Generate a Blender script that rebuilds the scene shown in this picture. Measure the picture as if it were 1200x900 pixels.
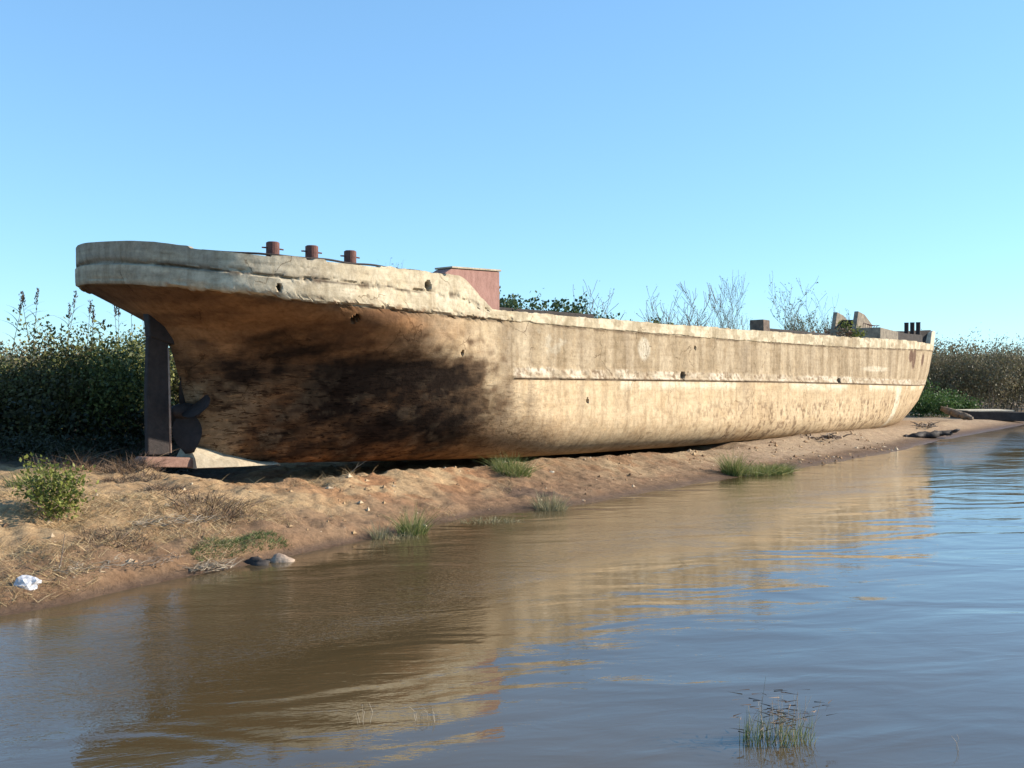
import bpy, math, random
import numpy as np
from mathutils import Vector
random.seed(7); RNG = np.random.default_rng(11)
R = math.radians
sc = bpy.context.scene
for o in list(bpy.data.objects): bpy.data.objects.remove(o)
COL = sc.collection

# ---------------------------------------------------------------- camera
EYE = 2.5
cd = bpy.data.cameras.new('camera'); cam = bpy.data.objects.new('camera', cd); COL.objects.link(cam)
cd.sensor_width = 36; cd.lens = 36 * 1167 / 1200; cd.clip_start = .1; cd.clip_end = 5000
cam.location = (0, 0, EYE); cam.rotation_euler = (R(90 - .245), 0, 0)
sc.camera = cam

# ---------------------------------------------------------------- light
SUN_EL, SUN_AZ = R(25), R(8)            # azimuth counted from +X towards +Y
w = bpy.data.worlds.new('World'); sc.world = w; w.use_nodes = True
nt = w.node_tree; nt.nodes.clear()
sky = nt.nodes.new('ShaderNodeTexSky'); sky.sky_type = 'NISHITA'; sky.sun_disc = False
sky.sun_elevation = SUN_EL; sky.sun_rotation = R(90) - SUN_AZ
sky.air_density = 1.0; sky.dust_density = .0; sky.ozone_density = 1.5; sky.altitude = 0
bg = nt.nodes.new('ShaderNodeBackground'); bg.inputs['Strength'].default_value = .15
wo = nt.nodes.new('ShaderNodeOutputWorld')
gm = nt.nodes.new('ShaderNodeGamma'); gm.inputs[1].default_value = .62; nt.links.new(sky.outputs[0], gm.inputs[0])
tn = nt.nodes.new('ShaderNodeVectorMath'); tn.operation = 'MULTIPLY'; tn.inputs[1].default_value = (.62, .97, 1.28)   # gain and tint on the sky colour alone
nt.links.new(gm.outputs[0], tn.inputs[0]); nt.links.new(tn.outputs[0], bg.inputs[0]); nt.links.new(bg.outputs[0], wo.inputs[0])
sd = bpy.data.lights.new('sun', 'SUN'); sun = bpy.data.objects.new('sun', sd); COL.objects.link(sun)
sd.energy = 4.1; sd.angle = R(.53); sd.color = (1, .89, .74)
S = Vector((math.cos(SUN_EL) * math.cos(SUN_AZ), math.cos(SUN_EL) * math.sin(SUN_AZ), math.sin(SUN_EL)))
sun.rotation_euler = S.to_track_quat('Z', 'Y').to_euler(); sun.location = (40, -10, 30)
vs = sc.view_settings
vs.view_transform = 'Standard'; vs.look = 'None'; vs.gamma = 1; vs.use_curve_mapping = False; vs.exposure = 1.16
sc.render.engine = 'CYCLES'

# ---------------------------------------------------------------- helpers
def mesh_np(name, V, F, mat, smooth=False, col=None):
    V = np.asarray(V, np.float32).reshape(-1, 3); F = np.asarray(F, np.int32)
    k = F.shape[1]; me = bpy.data.meshes.new(name)
    me.vertices.add(len(V)); me.vertices.foreach_set('co', V.ravel())
    me.loops.add(F.size); me.loops.foreach_set('vertex_index', F.ravel())
    me.polygons.add(len(F)); me.polygons.foreach_set('loop_start', np.arange(0, F.size, k, dtype=np.int32))
    me.polygons.foreach_set('use_smooth', np.full(len(F), smooth))
    me.update(calc_edges=True); me.validate()
    if col is not None:
        a = me.color_attributes.new('Col', 'FLOAT_COLOR', 'POINT')
        c = np.ones((len(V), 4), np.float32); c[:, :3] = col; a.data.foreach_set('color', c.ravel())
    if mat: me.materials.append(mat)
    return me
def link(name, me, parent=None, loc=(0, 0, 0), rz=0):
    o = bpy.data.objects.new(name, me); COL.objects.link(o); o.location = loc; o.rotation_euler = (0, 0, rz)
    if parent: o.parent = parent
    return o
def tag(o, label=None, cat=None, group=None, kind=None):
    if label: o['label'] = label
    if cat: o['category'] = cat
    if group: o['group'] = group
    if kind: o['kind'] = kind
    return o
def empty(name, loc, rz=0):
    o = bpy.data.objects.new(name, None); COL.objects.link(o); o.location = loc; o.rotation_euler = (0, 0, rz)
    o.empty_display_size = .2
    return o
class MB:
    """collects quads (tris are padded as degenerate-free separate list)"""
    def __init__(s): s.v = []; s.f = []
    def add(s, v, f):
        b = len(s.v); s.v += [tuple(p) for p in v]; s.f += [tuple(i + b for i in q) for q in f]
    def box(s, x0, x1, y0, y1, z0, z1, jit=0):
        j = lambda: random.uniform(-jit, jit)
        v = [(x + j(), y + j(), z + j()) for x in (x0, x1) for y in (y0, y1) for z in (z0, z1)]
        s.add(v, [(0, 1, 3, 2), (4, 6, 7, 5), (0, 4, 5, 1), (2, 3, 7, 6), (0, 2, 6, 4), (1, 5, 7, 3)])
    def prism(s, poly, a, b, axis='y'):
        """poly in the xz plane (axis y) or in xy (axis z) extruded from a to b"""
        n = len(poly); P = (lambda p, t: (p[0], t, p[1])) if axis == 'y' else (lambda p, t: (p[0], p[1], t))
        v = [P(p, a) for p in poly] + [P(p, b) for p in poly]
        s.add(v, [tuple(range(n))[::-1], tuple(range(n, 2 * n))] + [(i, (i + 1) % n, n + (i + 1) % n, n + i) for i in range(n)])
    def tube(s, pts, rad, k=6, cap=True):
        pts = [Vector(p) for p in pts]; n = len(pts); v = []; f = []
        rr = rad if hasattr(rad, '__len__') else [rad] * n
        for i, p in enumerate(pts):
            d = (pts[min(i + 1, n - 1)] - pts[max(i - 1, 0)]).normalized()
            a = d.cross(Vector((0, 0, 1)) if abs(d.z) < .9 else Vector((1, 0, 0))).normalized(); b = d.cross(a)
            for q in range(k):
                t = 2 * math.pi * q / k; v.append(p + (a * math.cos(t) + b * math.sin(t)) * rr[i])
        for i in range(n - 1):
            for q in range(k): f.append((i * k + q, i * k + (q + 1) % k, (i + 1) * k + (q + 1) % k, (i + 1) * k + q))
        if cap: f += [tuple(range(k))[::-1], tuple(range((n - 1) * k, n * k))]
        s.add(v, f)
    def rough(s, a): s.v = [tuple(c + random.uniform(-a, a) for c in p) for p in s.v]
    def build(s, name, mat, parent=None, smooth=False, bevel=0, loc=(0, 0, 0), rz=0):
        me = bpy.data.meshes.new(name); me.from_pydata(s.v, [], s.f); me.update()
        me.polygons.foreach_set('use_smooth', [smooth] * len(me.polygons))
        if mat: me.materials.append(mat)
        o = link(name, me, parent, loc, rz)
        if bevel:
            m = o.modifiers.new('b', 'BEVEL'); m.width = bevel; m.segments = 2; m.limit_method = 'ANGLE'
        return o
# numpy value noise
_T = RNG.random((64, 64, 64)).astype(np.float32)
def vnoise(x, y, z=0.):
    x, y, z = np.broadcast_arrays(np.asarray(x, float), np.asarray(y, float), np.asarray(z, float))
    xi, yi, zi = np.floor(x).astype(int), np.floor(y).astype(int), np.floor(z).astype(int)
    u_, v_, w_ = x - xi, y - yi, z - zi
    u_ = u_ * u_ * (3 - 2 * u_); v_ = v_ * v_ * (3 - 2 * v_); w_ = w_ * w_ * (3 - 2 * w_)
    g = lambda a, b, c: _T[(xi + a) & 63, (yi + b) & 63, (zi + c) & 63]
    L = lambda a, b, t: a + (b - a) * t
    return L(L(L(g(0, 0, 0), g(1, 0, 0), u_), L(g(0, 1, 0), g(1, 1, 0), u_), v_),
             L(L(g(0, 0, 1), g(1, 0, 1), u_), L(g(0, 1, 1), g(1, 1, 1), u_), v_), w_)
def fbm(x, y, z=0., o=4):
    t = 0; a = .5; n = 0
    for i in range(o): t = t + a * vnoise(x * 2**i + 17 * i, y * 2**i + 5 * i, z * 2**i if hasattr(z, '__len__') else z + 3.1 * i); n += a; a *= .55
    return t / n
def sstep(a, b, x): t = np.clip((x - a) / (b - a), 0, 1); return t * t * (3 - 2 * t)

# ---------------------------------------------------------------- materials
def mat_new(name):
    m = bpy.data.materials.new(name); m.use_nodes = True; nt = m.node_tree
    b = nt.nodes['Principled BSDF']; return m, nt, b
def N(nt, t, **k):
    n = nt.nodes.new(t)
    for a, v in k.items(): setattr(n, a, v)
    return n
def ramp(nt, stops, fac):
    r = N(nt, 'ShaderNodeValToRGB'); e = r.color_ramp.elements
    while len(e) < len(stops): e.new(.5)
    for el, (p, c) in zip(e, stops): el.position = p; el.color = (*c, 1) if len(c) == 3 else c
    nt.links.new(fac, r.inputs[0]); return r.outputs[0]
def noise(nt, scale, detail=6, rough=.6, vec=None, dist=0):
    n = N(nt, 'ShaderNodeTexNoise'); n.inputs['Scale'].default_value = scale; n.inputs['Detail'].default_value = detail
    n.inputs['Roughness'].default_value = rough; n.inputs['Distortion'].default_value = dist
    if vec: nt.links.new(vec, n.inputs['Vector'])
    return n.outputs[0]
def mapping(nt, vec, scale=(1, 1, 1), rot=(0, 0, 0)):
    m = N(nt, 'ShaderNodeMapping'); m.inputs['Scale'].default_value = scale; m.inputs['Rotation'].default_value = rot
    nt.links.new(vec, m.inputs[0]); return m.outputs[0]
def mixc(nt, f, a, b, mode='MIX'):
    m = N(nt, 'ShaderNodeMix', data_type='RGBA', blend_type=mode)
    for s, v in ((m.inputs[0], f), (m.inputs[6], a), (m.inputs[7], b)):
        if hasattr(v, 'links'): nt.links.new(v, s)
        else: s.default_value = v if not isinstance(v, tuple) else ((*v, 1) if len(v) == 3 else v)
    return m.outputs[2]
def math_(nt, op, a, b=None, c=None):
    m = N(nt, 'ShaderNodeMath', operation=op)
    for i, v in enumerate((a, b, c)):
        if v is None: continue
        if hasattr(v, 'links'): nt.links.new(v, m.inputs[i])
        else: m.inputs[i].default_value = v
    return m.outputs[0]
def bump(nt, h, strength, dist, b, normal=None):
    n = N(nt, 'ShaderNodeBump'); n.inputs['Strength'].default_value = strength; n.inputs['Distance'].default_value = dist
    nt.links.new(h, n.inputs['Height'])
    if normal: nt.links.new(normal, n.inputs['Normal'])
    if b: nt.links.new(n.outputs[0], b.inputs['Normal'])
    return n.outputs[0]
def simple(name, c1, c2, scale=8, rough=.85, bs=.3, metal=0, spec=.3, streak=None):
    m, nt, b = mat_new(name); tc = N(nt, 'ShaderNodeTexCoord').outputs['Object']
    if streak: tc = mapping(nt, tc, streak)
    n = noise(nt, scale, 8, .65, tc)
    nt.links.new(ramp(nt, [(.3, c1), (.7, c2)], n), b.inputs['Base Color'])
    b.inputs['Roughness'].default_value = rough; b.inputs['Metallic'].default_value = metal
    b.inputs['Specular IOR Level'].default_value = spec
    bump(nt, noise(nt, scale * 3, 8, .7, tc), bs, .03, b)
    return m
def leafmat(name, stops, trans=.25, rough=.55):
    m, nt, b = mat_new(name)
    g = N(nt, 'ShaderNodeNewGeometry')
    k = len(stops)
    c = ramp(nt, [(i / max(k - 1, 1), s) for i, s in enumerate(stops)], g.outputs['Random Per Island'])
    nt.links.new(c, b.inputs['Base Color']); b.inputs['Roughness'].default_value = rough
    b.inputs['Specular IOR Level'].default_value = .25
    t = N(nt, 'ShaderNodeBsdfTranslucent'); nt.links.new(c, t.inputs[0])
    mx = N(nt, 'ShaderNodeMixShader'); mx.inputs[0].default_value = trans
    nt.links.new(b.outputs[0], mx.inputs[1]); nt.links.new(t.outputs[0], mx.inputs[2])
    nt.links.new(mx.outputs[0], nt.nodes['Material Output'].inputs[0])
    return m
M = {}
def hull_material():
    m, nt, b = mat_new('weathered_concrete')
    tc = N(nt, 'ShaderNodeTexCoord').outputs['Object']
    at = N(nt, 'ShaderNodeAttribute', attribute_name='Col')
    col = at.outputs['Color']
    fine = noise(nt, 9, 10, .72, tc)
    col = mixc(nt, 1.0, col, ramp(nt, [(.25, (.62, .60, .57)), (.5, (.95, .95, .95)), (.75, (1.22, 1.2, 1.16))], fine), 'MULTIPLY')
    strk = noise(nt, 2.2, 5, .6, mapping(nt, tc, (1.6, 1.6, .2)), .8)                     # vertical run marks
    col = mixc(nt, .6, col, ramp(nt, [(.33, (.66, .62, .56)), (.5, (1, 1, 1)), (.68, (1.14, 1.12, 1.07))], strk), 'MULTIPLY')
    hor = noise(nt, 3, 4, .6, mapping(nt, tc, (.3, .3, 3.2)), 1.0)                     # shuttering board lines
    col = mixc(nt, .35, col, ramp(nt, [(.36, (.72, .68, .62)), (.5, (1, 1, 1)), (.7, (1.1, 1.1, 1.08))], hor), 'MULTIPLY')
    pits = noise(nt, 26, 4, .8, tc)
    pm = math_(nt, 'LESS_THAN', pits, .335)
    col = mixc(nt, math_(nt, 'MULTIPLY', pm, .6), col, (.3, .22, .16), 'MULTIPLY')
    mot = noise(nt, 2.1, 5, .65, tc, .6)
    col = mixc(nt, .7, col, ramp(nt, [(.3, (.76, .70, .62)), (.55, (1, 1, 1)), (.72, (1.14, 1.13, 1.12))], mot), 'MULTIPLY')
    # scrapes and scuffs on the burnt stern
    sp = N(nt, 'ShaderNodeSeparateXYZ'); nt.links.new(tc, sp.inputs[0])
    ms = N(nt, 'ShaderNodeMapRange'); ms.inputs[1].default_value = 3.0; ms.inputs[2].default_value = -3.0; nt.links.new(sp.outputs[0], ms.inputs[0])
    mz = N(nt, 'ShaderNodeMapRange'); mz.inputs[1].default_value = 3.5; mz.inputs[2].default_value = 2.3; nt.links.new(sp.outputs[2], mz.inputs[0])
    mm = math_(nt, 'MULTIPLY', ms.outputs[0], mz.outputs[0])
    for ang, sx_, th, cc, st in ((.5, 1, .655, (.25, .2, .17), .85), (-.7, 1, .66, (.3, .24, .2), .8), (.15, 1, .67, (2.2, 1.9, 1.6), .35), (-.35, 1, .68, (1.9, 1.7, 1.5), .3)):
        sn = noise(nt, 3.2, 5, .62, mapping(nt, tc, (1.1, 1.1, 5.5), (0, ang, 0)), .7)
        col = mixc(nt, math_(nt, 'MULTIPLY', math_(nt, 'MULTIPLY', math_(nt, 'GREATER_THAN', sn, th - .07), mm), st), col, cc, 'MULTIPLY')
    # hairline cracks, broken up
    dv = N(nt, 'ShaderNodeVectorMath', operation='ADD'); nz = N(nt, 'ShaderNodeTexNoise'); nz.inputs['Scale'].default_value = 2.5
    nz.inputs['Detail'].default_value = 6; nt.links.new(tc, nz.inputs['Vector'])
    sub = N(nt, 'ShaderNodeVectorMath', operation='SCALE'); sub.inputs['Scale'].default_value = .55; nt.links.new(nz.outputs['Color'], sub.inputs[0])
    nt.links.new(tc, dv.inputs[0]); nt.links.new(sub.outputs[0], dv.inputs[1])
    vo = N(nt, 'ShaderNodeTexVoronoi', feature='DISTANCE_TO_EDGE'); vo.inputs['Scale'].default_value = .75; nt.links.new(dv.outputs[0], vo.inputs['Vector'])
    cr = math_(nt, 'LESS_THAN', vo.outputs[0], .007)
    cr = math_(nt, 'MULTIPLY', cr, math_(nt, 'GREATER_THAN', noise(nt, .9, 2, .5, tc), .56))
    col = mixc(nt, math_(nt, 'MULTIPLY', cr, .55), col, (.3, .25, .2), 'MULTIPLY')
    nt.links.new(col, b.inputs['Base Color'])
    b.inputs['Roughness'].default_value = .93; b.inputs['Specular IOR Level'].default_value = .12
    h = math_(nt, 'ADD', math_(nt, 'MULTIPLY', fine, .6), math_(nt, 'MULTIPLY', mot, .2))
    h = math_(nt, 'SUBTRACT', h, math_(nt, 'MULTIPLY', math_(nt, 'ADD', pm, cr), .5))
    h = math_(nt, 'ADD', h, math_(nt, 'MULTIPLY', hor, .15))
    bump(nt, h, .8, .028, b)
    return m
M['hull'] = hull_material()
M['conc'] = simple('grey_concrete', (.28, .23, .16), (.50, .43, .32), 5, .93, .6)
M['concpale'] = simple('pale_concrete', (.42, .35, .25), (.66, .58, .44), 6, .93, .6)
M['concdark'] = simple('dark_concrete', (.025, .021, .02), (.06, .05, .043), 5, .9, .5)  # near-black; on the bow parts it stands in for shade on aft faces
M['iron'] = simple('black_iron', (.016, .013, .013), (.04, .03, .028), 6, .75, .4)
M['rust'] = simple('rusty_steel', (.07, .03, .026), (.17, .075, .06), 7, .8, .5)
M['redplate'] = simple('faded_red_plate', (.23, .12, .095), (.34, .19, .155), 9, .85, .4, streak=(1.5, 1.5, .5))
M['solebar'] = simple('rusty_keel_bar', (.15, .085, .065), (.28, .17, .13), 7, .85, .5)
M['post'] = simple('pale_rust_pipe', (.25, .17, .13), (.42, .31, .25), 9, .8, .3)
M['wood'] = simple('driftwood', (.10, .075, .055), (.26, .21, .16), 7, .9, .6, streak=(.3, 3, 3))
M['stone'] = simple('bank_stone', (.20, .14, .10), (.42, .32, .24), 9, .9, .7)
M['clod'] = simple('soil_clod', (.20, .12, .06), (.50, .34, .19), 3, .95, .6)
M['bag'] = simple('white_plastic', (.35, .35, .38), (.62, .62, .64), 5, .45, .5, spec=.5)
M['twig'] = simple('dry_twig', (.12, .085, .06), (.26, .20, .15), 4, .9, .2)
M['twiggrey'] = simple('grey_bark', (.09, .075, .06), (.19, .16, .13), 4, .9, .2)
M['greenstem'] = simple('green_stem', (.05, .055, .025), (.12, .11, .05), 4, .8, .2)
M['straw'] = leafmat('straw', [(.22, .14, .07), (.40, .28, .14), (.55, .43, .25)], .15)
M['brownweed'] = leafmat('brown_weed', [(.06, .04, .03), (.14, .09, .06), (.22, .15, .09)], .1)
M['driedstalk'] = leafmat('dried_stalk', [(.14, .11, .08), (.30, .24, .17), (.46, .39, .30)], .1)
M['thicket'] = leafmat('thicket_leaf', [(.03, .045, .015), (.07, .09, .026), (.14, .15, .045), (.26, .26, .08)], .18)
M['thicket2'] = leafmat('olive_thicket_leaf', [(.05, .05, .025), (.10, .09, .04), (.15, .13, .055), (.11, .13, .04)], .3)
M['darkleaf'] = leafmat('dark_undergrowth_leaf', [(.015, .018, .01), (.03, .035, .016), (.05, .05, .025)], .1)  # leaf colour darkened to carry the shade below the thicket
M['cane'] = leafmat('cane_leaf', [(.06, .08, .03), (.13, .15, .05), (.22, .22, .09)], .3)
M['plume'] = leafmat('cane_plume', [(.07, .05, .035), (.14, .10, .07)], .2)
M['scrub'] = leafmat('scrub_leaf', [(.08, .07, .04), (.16, .135, .08), (.24, .20, .12), (.16, .16, .07)], .25)
M['vivid'] = leafmat('vivid_leaf', [(.03, .06, .02), (.06, .11, .03), (.11, .18, .05)], .3)
M['sapling'] = leafmat('sapling_leaf', [(.06, .08, .018), (.13, .15, .03), (.24, .25, .06)], .3)
M['deckleaf'] = leafmat('deck_plant_leaf', [(.02, .045, .02), (.045, .085, .035), (.09, .13, .05)], .25)
M['palegreen'] = leafmat('pale_green_leaf', [(.10, .13, .07), (.18, .21, .12), (.25, .27, .16)], .3)
M['grass'] = leafmat('tuft_grass', [(.06, .10, .02), (.12, .16, .04), (.22, .24, .08), (.34, .29, .14)], .3)
M['drygrass'] = leafmat('tuft_grass_dry', [(.12, .13, .06), (.25, .22, .12), (.42, .36, .22)], .25)
M['turf'] = leafmat('turf', [(.05, .09, .025), (.10, .15, .045), (.18, .20, .08)], .25)

# ---------------------------------------------------------------- hull geometry (local: x forward, y to far side, z up)
UX, UY = .639, .769; HB = 3.4
O = (-2.8146, 25.1726)
HROT = math.atan2(UY, UX)
def cur(pts):
    a = np.array(pts, float)
    return lambda s: np.interp(s, a[:, 0], a[:, 1])
def soft(pts, k=.5):
    f = cur(pts)
    return lambda s: (f(s - k) + f(s) + f(s + k) + f(s - k / 2) + f(s + k / 2)) / 5
zr = cur([(-9, 4.99), (-7.8, 4.95), (-7.2, 4.85), (-6.2, 4.79), (-5.4, 4.79), (-4, 4.79), (-1.55, 4.77), (-1.4, 4.74), (-.45, 4.12), (0, 4.1), (6.3, 4.1), (13.9, 4.14), (21.5, 4.19), (29, 4.29), (35, 4.27), (44, 4.22)])
zc = soft([(-9, 4.20), (-7.8, 4.16), (-7.0, 4.10), (-5.7, 3.99), (-4, 3.96), (-.45, 3.88), (5.4, 3.81), (11.4, 3.77), (21.5, 3.78), (34, 3.95), (44, 4.0)])
zl = soft([(-9, 2.6), (.3, 2.54), (14, 2.44), (21.5, 2.35), (31, 2.22), (44, 2.12)])
zk = soft([(-9, .66), (-5, .60), (-3, .54), (5, .42), (12, .34), (25, .1), (44, -.1)])
s0z = cur([(0, -5.75), (.7, -5.75), (2.6, -6.32), (3.15, -6.48), (3.4, -6.66), (4.14, -7.78), (6, -7.8)])
s1z = cur([(-.2, 36.5), (.4, 38.0), (1.3, 40.1), (2.0, 41.0), (2.74, 41.7), (4.0, 42.35), (4.7, 42.6), (6, 42.7)])
def breadth(s, z):
    s0 = s0z(z); s1 = s1z(z); wd = np.clip(zc(s) - z, 0, 4)
    L = np.interp(wd, [0, .05, .4, 1, 2, 3.4], [3.5, 3.6, 4.8, 6.4, 7.8, 8.6])
    p = np.interp(wd, [0, .05, .5, 1.2, 3.4], [2.4, 2.4, 2.1, 1.9, 1.85])
    q = np.interp(wd, [0, .05, .5, 1.2, 3.4], [1 / 2.4, 1 / 2.35, .62, .85, 1.0])
    x = np.clip((s - s0) / L, 0, 1); st = (1 - (1 - x)**p)**q
    xb = np.clip((s1 - s) / np.interp(z, [0, 4], [20, 18]), 0, 1); bo = 1 - (1 - xb)**2.0
    b = HB * st * bo
    k = zk(s); Rb = np.interp(s, [-7, -3, 2, 10], [2.3, 1.7, 1.15, .9])
    h = np.clip((z - k) / Rb, 0, 1); sec = 1 - np.minimum(Rb / 2.6, .8) * (1 - np.sqrt(1 - (1 - h)**2))
    return b * sec
def hull_grid(NT=1150):
    t = np.linspace(0, 1, NT)
    t = .62 * t**2.1 + .38 * t                               # dense at the stern
    t[0] = 0; e = 1 - t; t = np.where(t > .93, 1 - e, t)
    # extra columns where the shapes turn round at both ends
    extra = np.concatenate([np.geomspace(1e-5, .004, 18), 1 - np.geomspace(1e-5, .002, 10)])
    t = np.unique(np.concatenate([t, extra]))
    rows = []                                                # (segment, fraction)
    rows += [(0, f) for f in np.linspace(0, 1, 22)]
    rows += [(1, f) for f in [.015, .03] + list(np.linspace(.06, 1, 34))]
    rows += [(2, f) for f in [.01, .02, .035] + list(np.linspace(.06, 1, 44)**1.0)]
    Zs = []; Ss = []
    for seg, f in rows:
        z = np.full_like(t, 3.0)
        for _ in range(12):
            s = s0z(z) + (s1z(z) - s0z(z)) * t
            a, b_ = [(zr, zc), (zc, zl), (zl, zk)][seg]
            ff = f if seg < 2 else 1 - (1 - f)**1.35
            z = .5 * z + .5 * (a(s) * (1 - ff) + b_(s) * ff)
        Ss.append(s); Zs.append(z)
    Sg = np.array(Ss); Zg = np.array(Zs)
    return Sg, breadth(Sg, Zg), Zg
HOLES = [(-2.52, 4.49, .085, .085), (-4.33, 3.70, .07, .07), (-1.35, 3.09, .04, .04), (8.16, 2.62, .12, .11), (20.03, 2.46, .16, .10), (-1.71, 3.86, .03, .03), (3.35, 1.95, .05, .05), (-6.1, 4.2, .04, .05), (8.9, 3.45, .05, .05)]
def hull_relief(s, z, sd):
    """metres outwards"""
    r = zr(s); c = zc(s); l = zl(s)
    n1 = fbm(s * 1.3 + 9, z * 1.3, 1.3, 4) - .5; n2 = fbm(s * 6 + 5, z * 6, 4.1, 3) - .5; n3 = fbm(s * 2.2, z * 0 + 7, 8., 4) - .5
    d = n1 * .014 + n2 * .006
    edge = c + n3 * .07 + (fbm(s * 9, 1., 2., 2) - .5) * np.interp(s, [-.5, .5], [.05, .02])
    d += np.interp(s, [-.5, .5], [.055, .03]) * sstep(-.012, .012, z - edge)
    g = np.where(s < -.5, .5 * (r + c) + (fbm(s * .8, 3., 3., 3) - .5) * .10, c + 5)
    brk = sstep(.36, .44, fbm(s * .9, 11., 1., 3)) * sstep(-1.5, -2.0, s)
    g = g + (fbm(s * 7, 2., 7., 3) - .5) * .05; d -= .06 * np.exp(-((z - g) / .016)**2) * brk * (.5 + fbm(s * 5, 8., 2., 3)); d -= .02 * np.exp(-((z - .5 * (g + r)) / .02)**2) * sstep(.45, .55, fbm(s * .7, 15., 1., 3)) * (s < -.5)
    d += sstep(-1.5, -2., s) * .02 * sstep(g + .01, g - .01, z) * sstep(c, c + .05, z)
    d -= .045 * sstep(.56, .6, fbm(s * 5, z * 12, 6., 4)) * sstep(.10, .03, np.abs(z - g)) * .7; d -= .04 * sstep(.54, .58, fbm(s * 6, z * 13, 16., 4)) * sstep(.14, .04, np.abs(z - c)) * .6 * (s < .3)
    on = sstep(.3, .45, s) * (sd > 0) + sstep(.3, .45, s) * (sd < 0)
    lr = l + .27 + (fbm(s * 3, 5., 1., 3) - .5) * .16
    band = sstep(l - .015, l + .01, z) * sstep(lr + .03, lr - .02, z) * on
    chip = sstep(.45, .6, fbm(s * 5, z * 9, 2., 3))
    d += band * (.012 - .02 * chip)
    d += .035 * on * sstep(l - .015, l, z) * sstep(l + .05, l + .035, z) * (1 - .5 * sstep(.55, .65, fbm(s * 2, 1., 2., 3)))
    if sd > 0:
        for hs, hz, a, b in HOLES: d -= .22 * sstep(1.15, .8, np.sqrt(((s - hs) / a)**2 + ((z - hz) / b)**2))
    return d
def hull_colour(s, z, sd):
    r = zr(s); c = zc(s); l = zl(s)
    A = lambda *v: np.array(v, float)
    n = fbm(s * .7, z * 1.1, 2.2, 5); n2 = fbm(s * 3, z * 4, 7., 4); ns = fbm(s * 2.6, z * .22, 5., 4); nl = fbm(s * 9, z * 11, 1.5, 3)
    ex = lambda a: a[..., None]
    mix = lambda a, b, t: a * (1 - ex(t)) + b * ex(t)
    C = np.broadcast_to(A(.62, .48, .31), s.shape + (3,)).copy()
    C = mix(C, A(.50, .37, .225), sstep(.45, .7, n) * .6)
    C = mix(C, A(.62, .50, .33), sstep(.5, .7, n2) * .4)
    # side above the rubbing band: browner, streaked
    up = sstep(-.25, .1, z - l - .25) * sstep(-1.8, .6, s)
    W = mix(np.broadcast_to(A(.35, .275, .18), C.shape), A(.48, .39, .27), sstep(.42, .62, ns))
    C = mix(C, W, up * .92)
    # long run-down stains below scuppers
    for ss, wd, st in ((.15, .28, .5), (1.0, .15, .4), (12.2, .35, .42), (3.1, .12, .3), (5.2, .2, .3), (17.5, .3, .2), (26, .5, .25)):
        C = mix(C, A(.20, .155, .11), st * np.exp(-((s - ss + .08 * (n2 - .5)) / wd)**2) * sstep(c + .05, c - .1, z) * sstep(.6, 2.4, z))
    C = mix(C, A(.66, .60, .48), .75 * sstep(1.2, .8, np.sqrt(((s - 6.05) / .32)**2 + ((z - 3.36 + .1 * (n2 - .5)) / .30)**2)))
    C = mix(C, A(.60, .55, .44), .45 * sstep(.5, .6, n2) * sstep(1.4, .6, np.sqrt(((s - 1.7) / .9)**2 + ((z - 3.4) / .35)**2)))
    # stern underbody: rust brown boot paint, counter shade painted in, tan towards the shoulder
    fr = sstep(.4, -3.6, s + .9 * (n - .5) * 3 + .5 * (z - 3))
    U = mix(np.broadcast_to(A(.27, .145, .07), C.shape), A(.15, .08, .042), sstep(.45, .6, fbm(s * .8 + z, z * 2.2 - s * .7, 31., 5)))
    U = mix(U, A(.30, .20, .115), sstep(.5, .64, n) * .5 * sstep(2.9, 1.5, z))
    C = mix(C, U, fr * sstep(.03, -.02, z - c))
    C = mix(C, A(.26, .13, .055), sstep(1.9, .9, z + .5 * (n - .5)) * sstep(5.0, -1., s) * .75)
    # soot and oil in broken blotches, with shade under the counter painted in
    w1 = fbm(s * 1.1 + 4, z * 1.6, 21., 5); w2 = fbm(s * 4.5, z * 6, 23., 4); w3 = fbm(s * .8 + z * .6, z * 5.5 - s * 1.6, 25., 5)
    so = 1.05 * np.exp(-((s + 2.5) / 2.2)**2 - ((z - 1.85 - .14 * (s + 3)) / .95)**2) + .9 * np.exp(-((s + 1.7) / 1.0)**2 - ((z - 1.35) / .55)**2)
    so += .85 * np.exp(-((s + 4.6) / 1.3)**2 - ((z - 2.65) / .42)**2) + .8 * np.exp(-((s + 2.6) / .8)**2 - ((z - 2.75) / .30)**2) + .7 * np.exp(-((s + 5.3) / .35)**2 - ((z - 3.3) / .35)**2)
    so += .45 * np.exp(-((s + 3.5) / 2.8)**2 - ((z - 2.1) / 1.3)**2)
    so = so + (w1 - .5) * 2.3 + (w3 - .5) * 1.2 + (w2 - .5) * 1.3 - .12
    so = so * sstep(2.2, -1.6, s) * sstep(3.75, 3.3, z)
    C = mix(C, A(.10, .055, .03), np.clip(sstep(-.25, .75, so), 0, .85))
    C = mix(C, A(.02, .013, .010), np.clip(sstep(.40, 1.35, so), 0, .95))
    C = mix(C, A(.42, .31, .20), sstep(.58, .66, w2) * sstep(.5, .6, w1) * .2 * sstep(2.3, 1.9, z) * sstep(-.5, -2, s))
    C = mix(C, A(.27, .205, .13), sstep(-4.9, -5.6, s + (w1 - .5)) * sstep(2.4, 1.9, z + (w2 - .5)) * .6)
    # scratches
    sq = fbm(s * 2.2 + z * 1.5, z * 4 - s * 1.5, 40., 4)
    C = mix(C, A(.31, .23, .15), sstep(.56, .66, sq) * .2 * sstep(0, -2, s) * sstep(3.0, 1.8, z))
    sc_ = fbm(s * 1.6 + z * 2.2, z * 9 - s * 3, 3., 3)
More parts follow.
